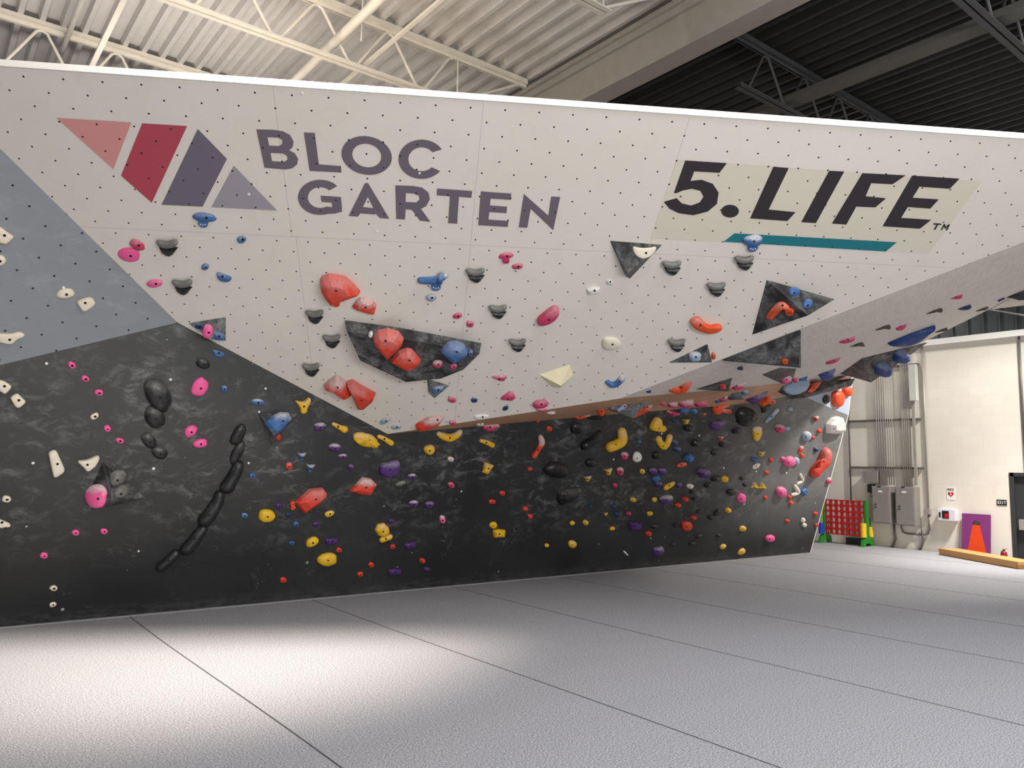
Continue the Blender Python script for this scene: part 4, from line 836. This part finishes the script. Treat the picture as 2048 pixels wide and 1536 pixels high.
HOLD_ROWS = '''
P W0 9,471 -10,452 2,453 12,462 29,472 12,488 -10,482 |cream angular plate hold, topmost at the left edge of the grey panel @the top cream plate
e W0 -2 520 26 20 0 |cream round hold cut by the left edge between two cream plates
e W0 130.5 587 33 18 -8 |cream oval hold with a scooped lip in the middle of the grey panel @the cream oval on grey
P W0 170.5,606 152.3,603.8 156,600 176,593 183.6,594 191,603.8 188.5,608.7 170,621.4 166,622.4 162,619.5 |cream rounded square hold just right of the cream oval on the grey panel
P W0 19.5,679.6 -8,668 0,666 21.5,667.3 37,662.4 46,665.4 51,669.3 49,672 37,675 29,682 23.4,688 15.6,687.4 0,684 -8,680 |cream fish shaped hold low on the grey panel at the left edge
P W0 9,772.5 -8,758 0,759.7 8,761 22.6,770.7 23.2,774.8 12.3,787 8,787.8 0,781.6 -8,776 |cream square plate at the left edge, upper of two on charcoal
P W0 37.9,800.6 19.8,795.3 21.2,793.2 32,786.4 35.5,786.4 52,802 51.3,805 39.6,815 34.9,815.8 29.4,811.7 |cream diamond plate hold, lower right of the left edge plate @the cream diamond plate
P W0 115,928 95.8,903.7 109,898 112.5,899.3 129.7,938 129.7,942.4 125.7,946 109.9,956 106.9,954.7 101,929 |tall cream plank shaped hold on the lower left charcoal wall @the cream plank
P W1 175,929.5 153.3,922 155.6,920.4 172,919.5 194,910 198.6,910.8 199,917 191.6,931 177.5,942.4 173,943 168.7,936 |cream funnel shaped hold right of the cream plank @the cream funnel
P W0 4,1045 -8,1036 0,1038 19.3,1046 22,1050.5 19.3,1054 10.5,1053 3.5,1055.8 -8,1052 |cream hold with round tag at the left edge, lowest of the edge holds
e P0 143.5 730 15 11 35 |
e P0 170.5 757 16 10 20 |
e P0 197.5 785 15 11 10 |
e W0 189 832 17 10 -30 |
e P0 214.5 857 13 11 40 |
e P0 239.5 881 15 9 15 |
e W0 13 998 17 12 8 |
e P0 151 1065 13 10 5 |
e P0 208 1062 14 10 10 |
e P0 87.5 1111 14 11 0 |
f W0 107 1176 15 10 0 |
e W0 105.6 1209 13 8 -15 |
e P2 193 992 38 46 10 h.6 |big pink chalky hold on the pyramid volume, lower left @the big pink volume hold
e G2 233 957 27 29 0 h1.2 |black ball hold, upper one on the lower left pyramid volume
e G1 240 985 25 23 0 h1.2 |black ball hold, lower one on the lower left pyramid volume
e P0 398.7 773.4 38 29 -60 h.6 |pink egg shaped hold on the upper charcoal wall @the pink egg
e P0 381 862 26 19 -35 |upper pink oval of the pair below the pink egg @the pink pair
e P0 400 886.5 26 16 -12 |lower pink oval of the pair below the pink egg
e K2 406 727 28 18 25 |small shiny black hold above the pink egg
P B1 438,706 424,698 437,701.6 449,705.7 448.5,712 438,714 428.7,712 |blue bracket shaped hold just under the corner volume
e B1 448 777 12 12 0 |
e K2 314.7 790 68 44 62 h.9 |largest black boulder hold, top of the black boulder chain @the biggest black boulder
e K2 309 834 44 34 50 h.9 |black boulder hold second from the top of the boulder chain @the second boulder
e K2 298 881.5 36 22 50 h.9 |narrow black boulder hold third in the boulder chain
e K2 318.6 905.5 29 22 25 h.9 |small black boulder hold at the bottom of the boulder chain @the lowest boulder
e K0 476 869 46 22 -62 h.9 |topmost black sausage hold of the long black chain @the top black sausage
e K1 474.5 906 48 19 -63 h.9 |second black sausage hold from the top of the long chain
s K0 10,11,13 476,930 468,948 453,973 |third black sausage hold of the long chain, slightly bent
s K0 9,11,13,13 438,988 433,1005 417,1029 409,1039 |fourth and longest curved black sausage hold of the chain @the longest black sausage
s K0 9,11,12 405,1056 389,1077 373,1097 |fifth black sausage hold, second from the bottom of the chain
s K0 8,9,9 351,1106 336,1120 321,1133 |lowest black sausage hold at the end of the long chain @the lowest sausage
e B2 515 804 23 11 5 |
p B2 566,842 528.5,845.7 545.6,832 556.6,826 575.7,827 582.5,840 564.8,859.4 553.8,869 540,858 |speckled blue shell hold with chalky top on a dark triangle volume @the speckled blue shell
e R0 556 874 7 12 10 nb |
P Y1 608,813 588,800.6 593.5,800 599,802.6 609.9,801.3 613.3,794.4 619.5,793.8 620.8,799.2 615.4,811.5 611.3,817 612.6,823.8 604.4,828.6 598.3,824.5 600.3,817 |yellow two horned hold beside the edge of the white panel @the yellow horned hold
e V2 639 853 24 15 -15 |
e V2 669.5 895 23 14 5 |
s Y1 3,4,6.5 666,847 675.5,852.5 689,858.6 |
l Y1 739,881 704,868 714,863 728,865 744,870 757,884 757,896 748,895 732,892 716,890 708,880 |big knobbly yellow hold near the lowest corner of the white panel @the knobbly yellow hold
s Y1 3.5,4,5 757,872.4 768,877 782,886 |
e V2 685 913 18 9 -8 |
f V1 701 934 12 11 -20 |
P V1 780,939 756.8,934 761.6,926 775,924 791,918 797.8,922 795.8,945.6 787,950.5 771.4,953.4 757.7,947.6 |big purple block hold right of the blue star holds @the big purple block
e V2 823.5 953 16 9 -10 |
e G2 801 967 20 7 -18 nb |
e Y1 858 899 19 19 60 |
e W1 901 918 10 8 20 |
s Y2 4,6,7,6,4.5 876,867 886,872 899,875 912,870 919,863 |yellow antler shaped hold under the brown lip
s Y1 3,4,4.5 961,881 972,884 984,890 |
p Y1 977,937 968.3,923 986.9,930 977,939.8 974,948.6 963.4,944.7 966.4,937.8 |
e M1 902 970 13 9 45 |
t B2 603 913 17 17 0 h.7 |
t B2 620 936 18 18 5 h.7 |
e R1 577.5 932 11 13 0 |
e B0 504.5 951 12 9 -10 |
p R1 632,999 589,1004 618,977.8 644.4,975 652.3,985.7 651.4,992.7 635.6,1006.8 606.6,1026 d584;1006;9 d585;1014;9 |big red block hold with two orange tags and a chalky corner @the big red block
p R2 732.5,975 698,982 724.3,954 741,956.7 752.5,968 739.3,991 718.2,988.3 |red kite shaped hold with chalky right edge @the red kite hold
e Y0 533 1031 32 24 0 |round yellow hold left of the big red block @the round yellow hold
e V0 558 1011 12 9 10 |
e N0 576 1029 9 8 0 |
e B0 591.5 1048 10 9 0 |
e B0 583.5 1086 9 6 0 |
e B1 489 1031 12 9 5 |
e V0 632 1048 12 8 0 |
e Y1 658.5 1027 19 10 -20 |
e Y0 624 1084 24 16 -30 |
b V0 663 1081.5 25 12 0 |
e R0 677.5 1100 10 8 10 |
e Y0 653.5 1118.5 36 24 -10 |big oval yellow hold low on the charcoal wall @the big yellow oval
f Y1 764 1060 28 27 0 h.6 |faceted round yellow hold in the middle of the charcoal wall @the faceted yellow hold
s Y1 5,4,5 763,1079 771,1077 779,1073 |
e V0 782 1042 10 9 0 |
e R0 785 1093 9 8 -20 |
b V0 820 1090 23 11 -15 |
f R0 843.5 1121 11 11 0 |
e R0 741.8 1129.7 9 9 -20 |
e R0 720 1148 11 8 -20 |
e R0 566 1160 11 10 0 |
b V0 789 1143 27 11 -3 |
e V0 854 1138 11 7 0 nb |
e V2 827 1007 17 11 -5 |
e V1 859 1009 17 12 -10 |
e P2 884.5 1039 9 15 -10 |
e Y0 985.7 1050 13 12 -30 |
b Y0 997 1066 23 16 0 |yellow squared hold low on the darkest part of the wall @the squared yellow hold
e R0 1003.8 986 9 8 0 |
e R0 984 1003 12 8 0 |
e R0 1050 1017.5 8 8 0 |
e R0 1059.5 1032 8 8 0 |
e R0 1059.5 938 8 6 0 |
e Y1 1143.7 1087.8 13 14 30 |
e Y1 1093 1090.6 7 6 0 |
e Y0 1144 1046 8 7 -30 |
f Y1 1170 1044.5 10 10 0 |
e D1 1111 940 44 30 10 h.9 |large jet black dome hold in the shadow under the lip @the jet black dome
p D2 1140,985 1114,984 1128,975 1157,973 1160,981 1146,999 1118,1010 1112,998 |jet black wedge hold with chalk on its top edge @the jet black wedge
t Y2 1174 957 16 11 -5 |
t Y2 1215 943 17 14 -10 |
s R2 4,5.5,4,5 1079.6,873 1082,885 1075,899 1067,911 |red bone shaped hold with chalky shaft under the lip @the red bone
e R0 1097.7 857 9 9 0 |
p M2 980,855 963,848 996.6,847 999.6,852 986.9,860.7 976,863.6 967,857.7 |
e W1 960 847 13 6 5 |
s Y1 7,8,8,8 1241,862 1242,880 1231,888 1218,893 |large yellow boomerang hold, left of the two above the lip shadow @the yellow boomerang
P Y1 1318,857 1297,855 1300.6,845.6 1308.8,833.3 1313.5,832 1317.6,837.4 1317.6,845.6 1320.5,850.3 1324,848 1328,856 1326.4,861 1319.4,863.8 1299.5,860.3 |yellow fin shaped hold just under the lip
s Y1 5,5,6,5,5 1315,877 1319,886 1326,891 1333,885 1337,873 |yellow V shaped hold below the yellow fin @the yellow V
e M2 1248 911 12 14 10 |
e C1 1273 914 14 20 5 |
e M2 1239.5 942 11 15 0 |
e Y1 1284 942.5 8 9 0 |
e V1 1305 942 15 11 0 nb |
e V1 1324 942 15 12 0 nb |
e D1 1313 911 16 13 -10 |
f N1 1346 885 14 13 0 |
f N1 1353 898 14 11 -10 |
f K1 1389 886 16 14 0 |
b B0 1376.5 916 16 14 -50 |
s O1 2.5,3.5,3 1355,931 1362,929 1369,928 |
t Y1 1371 843 13 10 0 |
f K1 1375 856 16 13 10 |
f B0 1277.5 883 7 7 0 |
e N0 1349 840 9 7 0 |
s D1 5,8,8 1198,866 1184,880 1168,890 |long jet black twisted hold left of the yellow boomerang
e D1 1180 925 18 15 -20 |
e D1 1151 856 20 22 0 |
l D1 1490,840 1471,838 1470,824 1480,815 1495,814 1508,824 1509,836 1502,848 1488,852 1476,849 |big lumpy jet black ball hold at the right of the charcoal wall @the lumpy black ball
p V1 1438,851 1418,850 1428,843 1447,840 1448,849 1439,858 1430,861 1421,858 |purple block hold left of the lumpy black ball @the right purple block
p K2 1530,816 1520.6,812.8 1531,809.3 1540.6,810.5 1533.5,818.7 1526.5,826.3 1523,825.7 |
s L2 2,3,3 1531,843 1542,832 1553,820 |thin pale blue blade hold slanting up right
P Y2 1515,868 1504,857 1509,851.5 1519.5,851.5 1520.4,868 1512.4,883 1506,879.6 |yellow barrel hold standing upright below the lumpy black ball @the yellow barrel
e M2 1558 856 15 16 10 |
e L1 1574 857 8 7 0 |
e L2 1611 872 13 18 10 |
e R2 1601 898 6 13 30 nb |
f O0 1602 911 7 8 0 |
e P1 1576 923 21 17 -50 |pink pear shaped hold with pale top, right part of the wall @the pink pear
e P1 1565 917 8 6 0 |
e L2 1591 922 9 14 0 |
t Y2 1521 907 14 11 0 |
f B0 1507.5 919 10 9 0 |
e R0 1540.6 920 6 8 0 |
e W1 1511.5 932 15 7 -35 |
e R0 1532 945 7 7 0 |
t O2 1440.6 876 13 8 0 |
f K1 1443 889 11 10 0 |
f K2 1428 904 16 11 -20 |
f K2 1472 861 17 12 -20 |
f V1 1405 945 22 20 -20 |faceted purple hold in the right cluster @the faceted purple hold
f K2 1430 957 17 11 -15 |
e Y0 1448.5 958 10 12 0 |
f K2 1415 970 16 10 -20 |
f K1 1483 957 8 6 0 |
f K1 1488.5 969 8 7 0 |
f K1 1460 984 16 12 10 |
e P0 1481 996 13 18 -5 |
t Y2 1508 972 12 13 -60 |
t Y2 1523.5 973 12 12 -60 |
e P1 1560 983 16 20 -10 |pink round hold with a small pale tip, near the white chevrons @the pink round hold
s W0 2,2,2 1599.5,949 1604,960 1594,967 |
s W0 2.5,3,2 1589,972 1595,984 1583,989 |
b B0 1604.5 983 14 11 -50 |
e R0 1530 995 6 6 0 |
e R0 1578 994 6 6 0 |
e O0 1581 1006 6 7 0 |
e R0 1574 1041.5 7 5 0 |
e W0 1605 1040 6 8 20 |
e W0 1607.7 1050 6 7 20 |
f Y0 1455 1020.5 9 9 0 |
p K0 1433,1025 1426,1026 1434,1018 1444,1024 1436,1031 1427,1031 |
f K0 1421 1035 11 8 0 |
e K0 1397 1023 8 5 0 |
f R0 1385.5 1035 10 9 0 |
e R0 1372 1051 17 18 0 |round red hold low in the right half of the wall @the round red hold
e Y1 1484 1057 11 9 -20 |
e P0 1538.5 1076 15 12 -20 |
e Y1 1445 1093 11 7 -35 |
e Y1 1482 1103 14 8 -40 |
b B0 1311 957 14 11 -40 |
f V1 1316 968 14 10 -15 |
s Y1 4,4,3 1330,975 1338,970 1345,966 |
e V1 1358 971 8 8 0 |
f C1 1379 972 11 9 0 |
f K0 1383 984.5 7 6 0 |
f K0 1387 998 8 6 0 |
e V2 1331 998 26 15 -18 |purple boat shaped hold with a chalky top in the right cluster @the chalky purple boat
e Y0 1308 999 8 7 -40 |
f Y1 1265 999 10 9 0 |
f R0 1369 998 10 10 0 |
f O0 1355 1010 9 9 0 |
e N0 1180 1012 7 6 0 |
e N0 1227 1013 8 7 0 |
e N0 1233 1028 8 8 0 |
t Y1 1210.6 1028 8 6 0 |
f M0 1256 1027 9 8 0 |
e Y0 1299 1026.5 10 7 -15 |
e Y0 1224 1057 8 6 -20 |
b V0 1268 1051 22 16 5 |purple flat topped hold low in the shadow @the flat topped purple hold
b K2 1309 1053 13 7 0 |
f R0 1295.6 1067 10 10 0 |
f K0 1350 1051 8 6 0 |
f K0 1345 1089 10 6 0 |
p V1 1315,1103 1306.7,1096.4 1322.8,1091.3 1327.2,1103 1316,1111.8 1306,1110.3 |lowest purple block hold, close to the mats @the lowest purple block
s C0 1,1.5,1 1247,1102 1251,1106 1255,1110 |
e M0 1229.5 970 7 8 0 |
f K1 1397 1072 12 6 -20 |
f K1 1384 1087 12 6 -20 |
f K1 1436 1071 9 5 -10 |
e L1 1580 818 7 6 0 |
t R2 1629.5 837 10 11 0 |
f O0 1637 862 7 8 0 |
f R0 1624 875 7 6 0 |
e N1 1631 898.5 7 8 0 |
p C1 1668,858 1650.5,848.5 1653,845 1661,836 1671.6,832.3 1678.6,833.6 1683,846 1684.8,859 1681.3,865 1667,867.9 1651.4,865.7 |big chalk white rounded hold near the right end of the dark wall @the big white hold
s R1 8,9,8,8 1647,905 1643,920 1632,933 1625,943 |large red bone hold with a hollow ring at the right end @the large red bone
e M2 1656 962 7 13 20 nb |
e R0 1630 1027 6 6 0 |
e R0 1632 1050 6 6 0 |
e K2 1651 799 10 16 5 |
e O0 1673 797 22 32 0 h.8 nb |bright orange drop shaped hold on the pale blue panel @the orange drop
e B1 409 434 44 15 8 d407;444;17 |blue winged hold with a round blue tag under the slate logo shape @the blue winged hold
f B1 484 478 18 13 0 |
e M1 275 489 31 15 28 |
e P0 258 509 40 25 8 h.5 |pink flat oval hold near the left border of the white wall @the pink flat oval
j K0 335 489 43 |
j K0 365 568 40 |
f B1 411 533 14 11 0 |
P B1 445,553 433.5,544.5 440,544 449,549 458,551 464,555 462,560 452,562 441,559 435,553 |blue crescent hold at the left of the white wall
e P1 309.5 566 28 13 -5 |
e P1 416 662 18 27 12 |pink oval hold in the middle of the corner triangle volume @the pink volume oval
e N1 399 653 15 9 0 |
e B1 436.5 671 17 13 -20 |
p R1 672,582 640.5,558 644.5,551 658,546.4 677.7,549.3 691.3,552.3 705,564 720.6,581.6 720.6,583.5 697,592.3 677.7,599 662,606 648.4,589.4 641.5,575.7 d672;605;14 h1.2 |biggest red hold on the white wall with a chalky top left @the biggest red hold
p R2 731,615 704,612.8 712.8,599 720.6,593.3 734.3,595.2 746,601 752.9,609 749,627.5 726.5,621.6 |red half dome hold below right of the biggest red hold @the red half dome
j K0 629 628 36 |
j K0 663 677 35 |
j K0 622 734 34 |
s B2 5.5,6.5,6.5,5 841,559 860,559 877,556 891,549 d872;571;17 |blue seagull shaped hold with a round blue tag @the blue seagull hold
e L2 862.5 594 19 12 -10 |
j K0 950 545 38 |
e M1 915 631 16 9 -12 |
e M1 940 647 14 10 20 |
p R1 771,682 746,673.4 755.8,661.6 775,657.7 796.8,663.6 807.5,677 804.6,687 775,715 761.6,700.7 748,683 |upper left red shield hold on the boat shaped volume @the red shield hold
p R1 819,721 780,720 796.8,700.7 814.4,694.8 824,697.8 841.7,718 839.8,725 817,739.8 |lower red faceted hold on the boat shaped volume
p B1 914,704 879.8,700.7 886.6,693 896.4,685 912,683 927.7,689 936.4,703.6 931.6,710.5 906,724 |speckled blue rounded hold on the boat shaped volume @the blue hold on the boat volume
e M2 875 727 18 12 0 |
e M1 907 732 14 8 -15 |
f B1 941 706 9 11 0 |
f C1 741 669 8 9 30 nb |
p R2 675,775 647.4,768 658,758 671.8,749.3 679.6,751.3 693.3,764 703,789.4 690.4,795 673.8,781.6 662,773.8 652,773.8 |red long hold with a chalky left end, left of a red pair @the left red pair hold
p R1 723.5,801 693.3,762 705,758 720.6,767.9 751.9,785.5 747,797 728.4,812.8 716.7,812.8 709,795 |red wedge hold, right of the red pair @the right red pair hold
b B2 875 778 24 13 -8 |
e M1 903.8 799 14 8 10 |
e N0 948.5 800 12 6 0 |
e L2 770 841 20 8 -25 |
e L2 792.5 853 18 7 -8 |
p R2 875,840 830,849 843.7,840 859.3,831.4 887.6,828.4 887.6,834.3 878.8,846 859.3,853.8 841.7,859.7 834,858.7 |red hold with chalky front on the lowest edge of the white wall @the low red edge hold
e M1 905.5 845.5 13 7 18 |
e C1 963 833 29 7 -3 |
e M1 1012 511 27 10 -8 d1012;519;12 |
e M1 1035 532 20 9 -8 |
j K0 995 618 36 |
j K0 1034 685 34 |
j K0 1342 530 38 |
P W0 1292,506 1265,492 1276,495 1288,496 1301,495 1313,492 1311.5,501 1299.8,513.7 1285,518 1272.5,512.7 1265.7,502 h.5 |cream half moon hold on the downward pointing black triangle @the cream half moon
b C0 1187 580 26 12 -6 |
f C1 1219.5 563 13 8 0 |
P M1 1098,640 1073,643.6 1075,633.8 1096.7,616 1108.4,608.8 1116,611.4 1119,622 1110.4,633.8 1096.7,642.6 1081,646.5 |magenta feather shaped hold in the middle of the white wall @the magenta feather
e W1 1222 686 37 23 5 h.6 |cream round disc hold below centre of the white wall @the cream disc
p M2 999,759 983,753 1010,746.4 1013.8,754 1007.4,761 998.6,759.7 |
p M1 1016,798 1000.5,797 1004.5,792 1020,781 1026,783.5 1030.8,795 1024,799.5 |
e M1 1080.6 807 29 14 -5 |
e M2 1083 819 21 6 10 nb |
e C1 1101 824 17 5 8 nb |
e N0 1010.8 816 10 6 -25 |
s B2 3,5,5,5 1214,763 1226,768 1238,762 1244,754 |blue and white banana hold, lower right part of the white wall @the blue banana
e N0 1297 782 8 5 0 |
e B2 1505 480 36 20 -8 d1505;493;17 |blue chalky hold with a round tag on the teal underline @the blue hold on the teal bar
j K0 1487 520 38 |
j K0 1431 573 37 |
j K0 1352 685 34 |
P O1 1401,650 1378,640 1388,631.5 1396,631.3 1402,636 1409,645 1420,650.5 1436,646 1445,650 1443,656 1430,661.6 1418,663 1400,658 1385,651 |orange smile shaped hold right of centre on the white wall @the orange smile
e L2 1390 712 24 18 5 |
e O1 1427 711 7 13 0 nb |
e B1 1587 584.5 19 13 15 |
e B1 1614 609 18 14 25 |
s O1 5.5,6.5,7,5 1541,632 1552,619 1564,610 1574,614 d1580;622;14 |orange twisted hold with round tag on the large pyramid volume @the orange twisted hold
e O0 1569.6 722 11 10 0 |
e P2 1572 757 20 14 -20 |
e M1 1589 757 10 12 0 nb |
e R0 1444.6 771 12 10 0 |
f N1 1480 734 12 9 0 |
s O1 3,7,9,9,8 1336,774 1347,775 1361,774 1369,765 1371,755 |orange tick shaped hold just above the lip @the orange tick
p M2 1474,771 1461.6,772.4 1465.5,767.5 1492.9,760.7 1487,772.4 1474,779 1464.5,777 |
e M1 1693.5 678.5 32 10 -15 |
e M1 1665 720 29 9 -18 |
P U1 1655,745 1632,744 1650,734 1670,730 1669,738 1663.8,741 1667,748 1658,756 1642,756.8 |blue double lobed hold on the roof facet left of the hanging wedge
p T0 1712,689 1696,692.5 1711,684 1720.6,681 1729.7,691.6 1717,690.6 |
p T0 1766,653 1747,659.4 1760.4,650 1770,646 1777.5,648 1782,654.6 1779.4,657.5 1766,655.6 |
p M0 1801,652 1788.8,654.6 1798.3,648 1813.5,644.6 1811.6,651.8 1802,659.7 1792.6,659.7 |
P U0 1822,667 1770.8,685 1792.6,670.7 1821,657.5 1849.5,650 1864.6,648.4 1874,649 1861,655.6 1842,672.6 1823,682 1802,686.8 |glossy blue teardrop hold near the right end of the roof facet @the blue teardrop
p T0 1868,620 1849.5,626.8 1864.6,616.7 1876,613.5 1885.5,619.6 1883.6,623.4 1870,621.5 |
p M0 1911,593 1896.8,596.8 1908,589 1925,587.7 1924,595 1914,597.8 |
e N0 1928 614 26 9 -5 |
p T0 1884,659 1867.5,664 1881.7,655.6 1893,653 1895.7,660 1887,661 |
p T0 1965,616 1949.6,622 1963,614 1974,611.5 1977,615.5 1970.6,619 |
p K1 2035,590 2004.8,590 2023.8,579.8 2060,570 2060,596 2034,598 |dark hold cut by the right picture edge on the roof facet @the dark edge hold
e B1 2042 588 16 11 -10 |
s V0 2,2 1998,600 2006,596 |
e U1 1762 735 32 28 0 h1.3 nb |blue and grey round hold, lower one on the hanging black wedge @the lower blue round hold
e U1 1798 711 28 26 0 h1.3 nb |blue and grey round hold, upper one on the hanging black wedge
e R0 1763 754 15 9 0 nb |
e L2 1592 773 48 28 -10 h.8 nb |large blue hold with grey chalk covering its front, at the lip @the large chalky blue hold
b B0 1605 756 18 7 0 nb |
p O1 1628,777 1614,784 1620,771 1640,767 1634,777 1624,786 |
e O0 1692 783 16 18 0 nb |
p V1 1513,792 1488,798 1503,786 1536,781 1513.7,805 1500.8,805 |purple triangle hold under the lip beside an orange one @the purple triangle
f B2 1490 783 14 9 0 |
p O0 1527,797 1514,806 1526,796 1531,785 1539,788 1536,800 1522,812 |orange bracket shaped hold right of the purple triangle @the orange bracket
s O2 3,3.5 1532,803 1545,803 |
p O1 1435,815 1424,818 1429,811 1443,806 1455,805 1455,812 1437.5,816.7 1435,829.6 1428,828.4 |orange arch shaped hold under the lip left of the black ball @the orange arch
s O2 3,3 1440,820 1458,823 |
p M2 1447,796 1437,796 1455,788 1455,799 1440,803 |
e B1 1435 801 9 8 0 |
e M1 1326 806 11 8 0 nb |
f M2 1345 807 22 12 0 nb |
f M2 1372 804 36 16 -8 nb |large magenta chalky hold in the row under the brown lip @the large magenta row hold
f M1 1402 805 28 13 -8 nb |
s M1 2,3,2 1334,822 1345,827 1357,828 |
b B0 1367 820 16 11 0 nb |
f B1 1386 822 14 11 0 |
t O2 1407 829 10 5 0 |
s L2 3,4 1236,820 1249,812 |
s O2 4,5,5,4 1267,829 1281,821 1294,813 1300,802 |orange and white swoosh hold on the chalky lip volume @the orange swoosh
e O0 1201.7 820 15 16 10 |
s O2 3,3,3 1146,828 1160,833 1177,828 |
s D0 4,5,4 1177,833 1192,832 1208,829 |
e R0 1075 840 7 7 0 |
'''
for row in HOLD_ROWS.strip().splitlines():
    try: add(row)
    except Exception as ex: print('HOLD FAIL', row[:60], repr(ex))
gl = [r_ for r_ in RECS if r_['lab'].startswith('blue seagull')][0]['o']; pl_, _ = frame(860, 559); pm_ = pxm(pl_, 860, 559)
fn = MB().tube([Vector(pl_.uv(pl_.at((862, 562))) + (.05,)), Vector(pl_.uv(pl_.at((864, 553))) + (.05,)), Vector(pl_.uv(pl_.at((865, 546))) + (.03,))], [5 * pm_, 5.5 * pm_, 4 * pm_], 10).obj('fin', hm('B', 1), gl, True)
# hollow ring of the large red bone
pl_, _ = frame(1645, 928); pm_ = pxm(pl_, 1645, 928); rb_ = [r_ for r_ in RECS if r_['lab'].startswith('large red bone')][0]['o']
q0 = Vector(pl_.at((1645, 927), 9.0 * pm_)); n_ = Vector(pl_.N); ax = n_.orthogonal().normalized(); bx_ = n_.cross(ax)
rg = MB(); pts_ = [q0 + (ax * math.cos(a_) * 5 + bx_ * math.sin(a_) * 6) * pm_ for a_ in np.linspace(0, 2 * math.pi, 17)]
rg.tube(pts_, 1.6 * pm_, 6, False); ro_ = rg.obj('ring', hm('O', 2), None, True); ro_.parent = rb_; ro_.matrix_parent_inverse = rb_.matrix_world.inverted()
# ---------------------------------------------------------------- labels that single each hold out
ANC = []
for r_ in RECS:
    if '@' in r_['lab']:
        l_, a_ = r_['lab'].split('@'); r_['lab'] = l_.strip(); ANC.append((r_['x'], r_['y'], a_.strip(), r_))
CHN = {0: '', 1: '', 2: 'chalky '}
def shape_of(r_):
    k_ = r_['kind']
    if k_ == 'j': return 'two tier jug'
    if k_ == 's': return 'finger shaped' if r_['r'] > 2 else 'curved'
    if k_ == 't': return 'star shaped'
    if k_ == 'b': return 'squared'
    if k_ == 'f': return 'faceted'
    if k_ in 'pP': return 'wedge shaped'
    return 'long oval' if r_['r'] > 1.75 else 'oval' if r_['r'] > 1.25 else 'round'
def direc(dx, dy):
    a_ = math.degrees(math.atan2(-dy, dx)) % 360
    return ['right of', 'up right of', 'above', 'up left of', 'left of', 'down left of', 'below', 'down right of'][int((a_ + 22.5) // 45) % 8]
def wallof(x, y):
    p_, n_ = surf_hit(x, y)
    return 1
auto = {}
for r_ in RECS:
    if r_['lab']: continue
    ds = sorted(((math.hypot(r_['x'] - a_[0], r_['y'] - a_[1]), a_) for a_ in ANC), key=lambda t_: t_[0]); d_, a_ = ds[0]
    sz = 'tiny ' if r_['s'] < 9.5 else 'small ' if r_['s'] < 17 else ''
    base = '%s%s%s %s hold' % (sz, CHN[r_['ch']], CN[r_['code']], shape_of(r_))
    if r_['kind'] == 'j': base = 'grey and black two tier jug'
    r_['d'] = d_; key = (base, direc(r_['x'] - a_[0], r_['y'] - a_[1]), a_[2]); auto.setdefault(key, []).append(r_)
RK = {2: ['nearer', 'farther'], 3: ['nearest', 'second nearest', 'farthest'], 4: ['nearest', 'second nearest', 'third nearest', 'farthest'], 5: ['nearest', 'second nearest', 'third nearest', 'fourth nearest', 'farthest']}
for (base, dr_, an_), L_ in auto.items():
    L_.sort(key=lambda q_: q_['d'])
    for i_, r_ in enumerate(L_):
        r_['lab'] = '%s %s %s' % (base, dr_, an_) if len(L_) == 1 else '%s %s %s, %s of %s' % (base, dr_, an_, RK[len(L_)][i_], 'two' if len(L_) == 2 else 'those')
GRP = {}
for r_ in RECS:
    g_ = '%s climbing holds' % CN[r_['code']] if r_['kind'] != 'j' else 'two tier jug holds'
    tag(r_['o'], r_['lab'], 'climbing hold', g_)
# white plugs
PLG = [(93, 727, 6), (127, 575, 6), (341, 759, 5.5), (66, 926, 6), (307, 937, 6), (531, 777, 4.5), (518, 824, 4.5), (497, 926, 4.5), (277, 1102, 4), (1227, 919, 3), (1323, 867, 3), (1398, 871, 3), (1447, 936, 3), (1512, 943, 3), (1572.6, 946, 3), (604, 186, 5.5), (498, 388, 5.5), (839, 346, 4.5), (754, 462, 4)]
first = None; used = {}
for x, y, s_ in PLG:
    pl_, _ = frame(x, y); rr = s_ / 2 * pxm(pl_, x, y)
    mb = MB().tube([(0, 0, -.01), (0, 0, .006), (0, 0, .010)], [rr, rr, rr * .7], 12); o = make('wall_plug', mb.v, mb.f, M['signwhite'], pl_, False)
    d_, a_ = min(((math.hypot(x - a_[0], y - a_[1]), a_) for a_ in ANC), key=lambda t_: t_[0])
    k_ = (direc(x - a_[0], y - a_[1]), a_[2]); used.setdefault(k_, []).append((d_, o))
    if y < 400:
        t_ = {604: 'white round plug near the top edge above the letter O', 498: 'white round plug on the lilac logo triangle', 839: 'white round plug on the bottom of the letter C'}[x]; tag(o, t_, 'plug', 'white wall plugs'); used[k_].pop()
for (dr_, an_), L_ in used.items():
    L_.sort(key=lambda t_: t_[0])
    for i_, (d_, o) in enumerate(L_):
        tag(o, 'small white round plug %s %s%s' % (dr_, an_, '' if len(L_) == 1 else ', %s one' % RK[len(L_)][i_]), 'plug', 'white wall plugs')
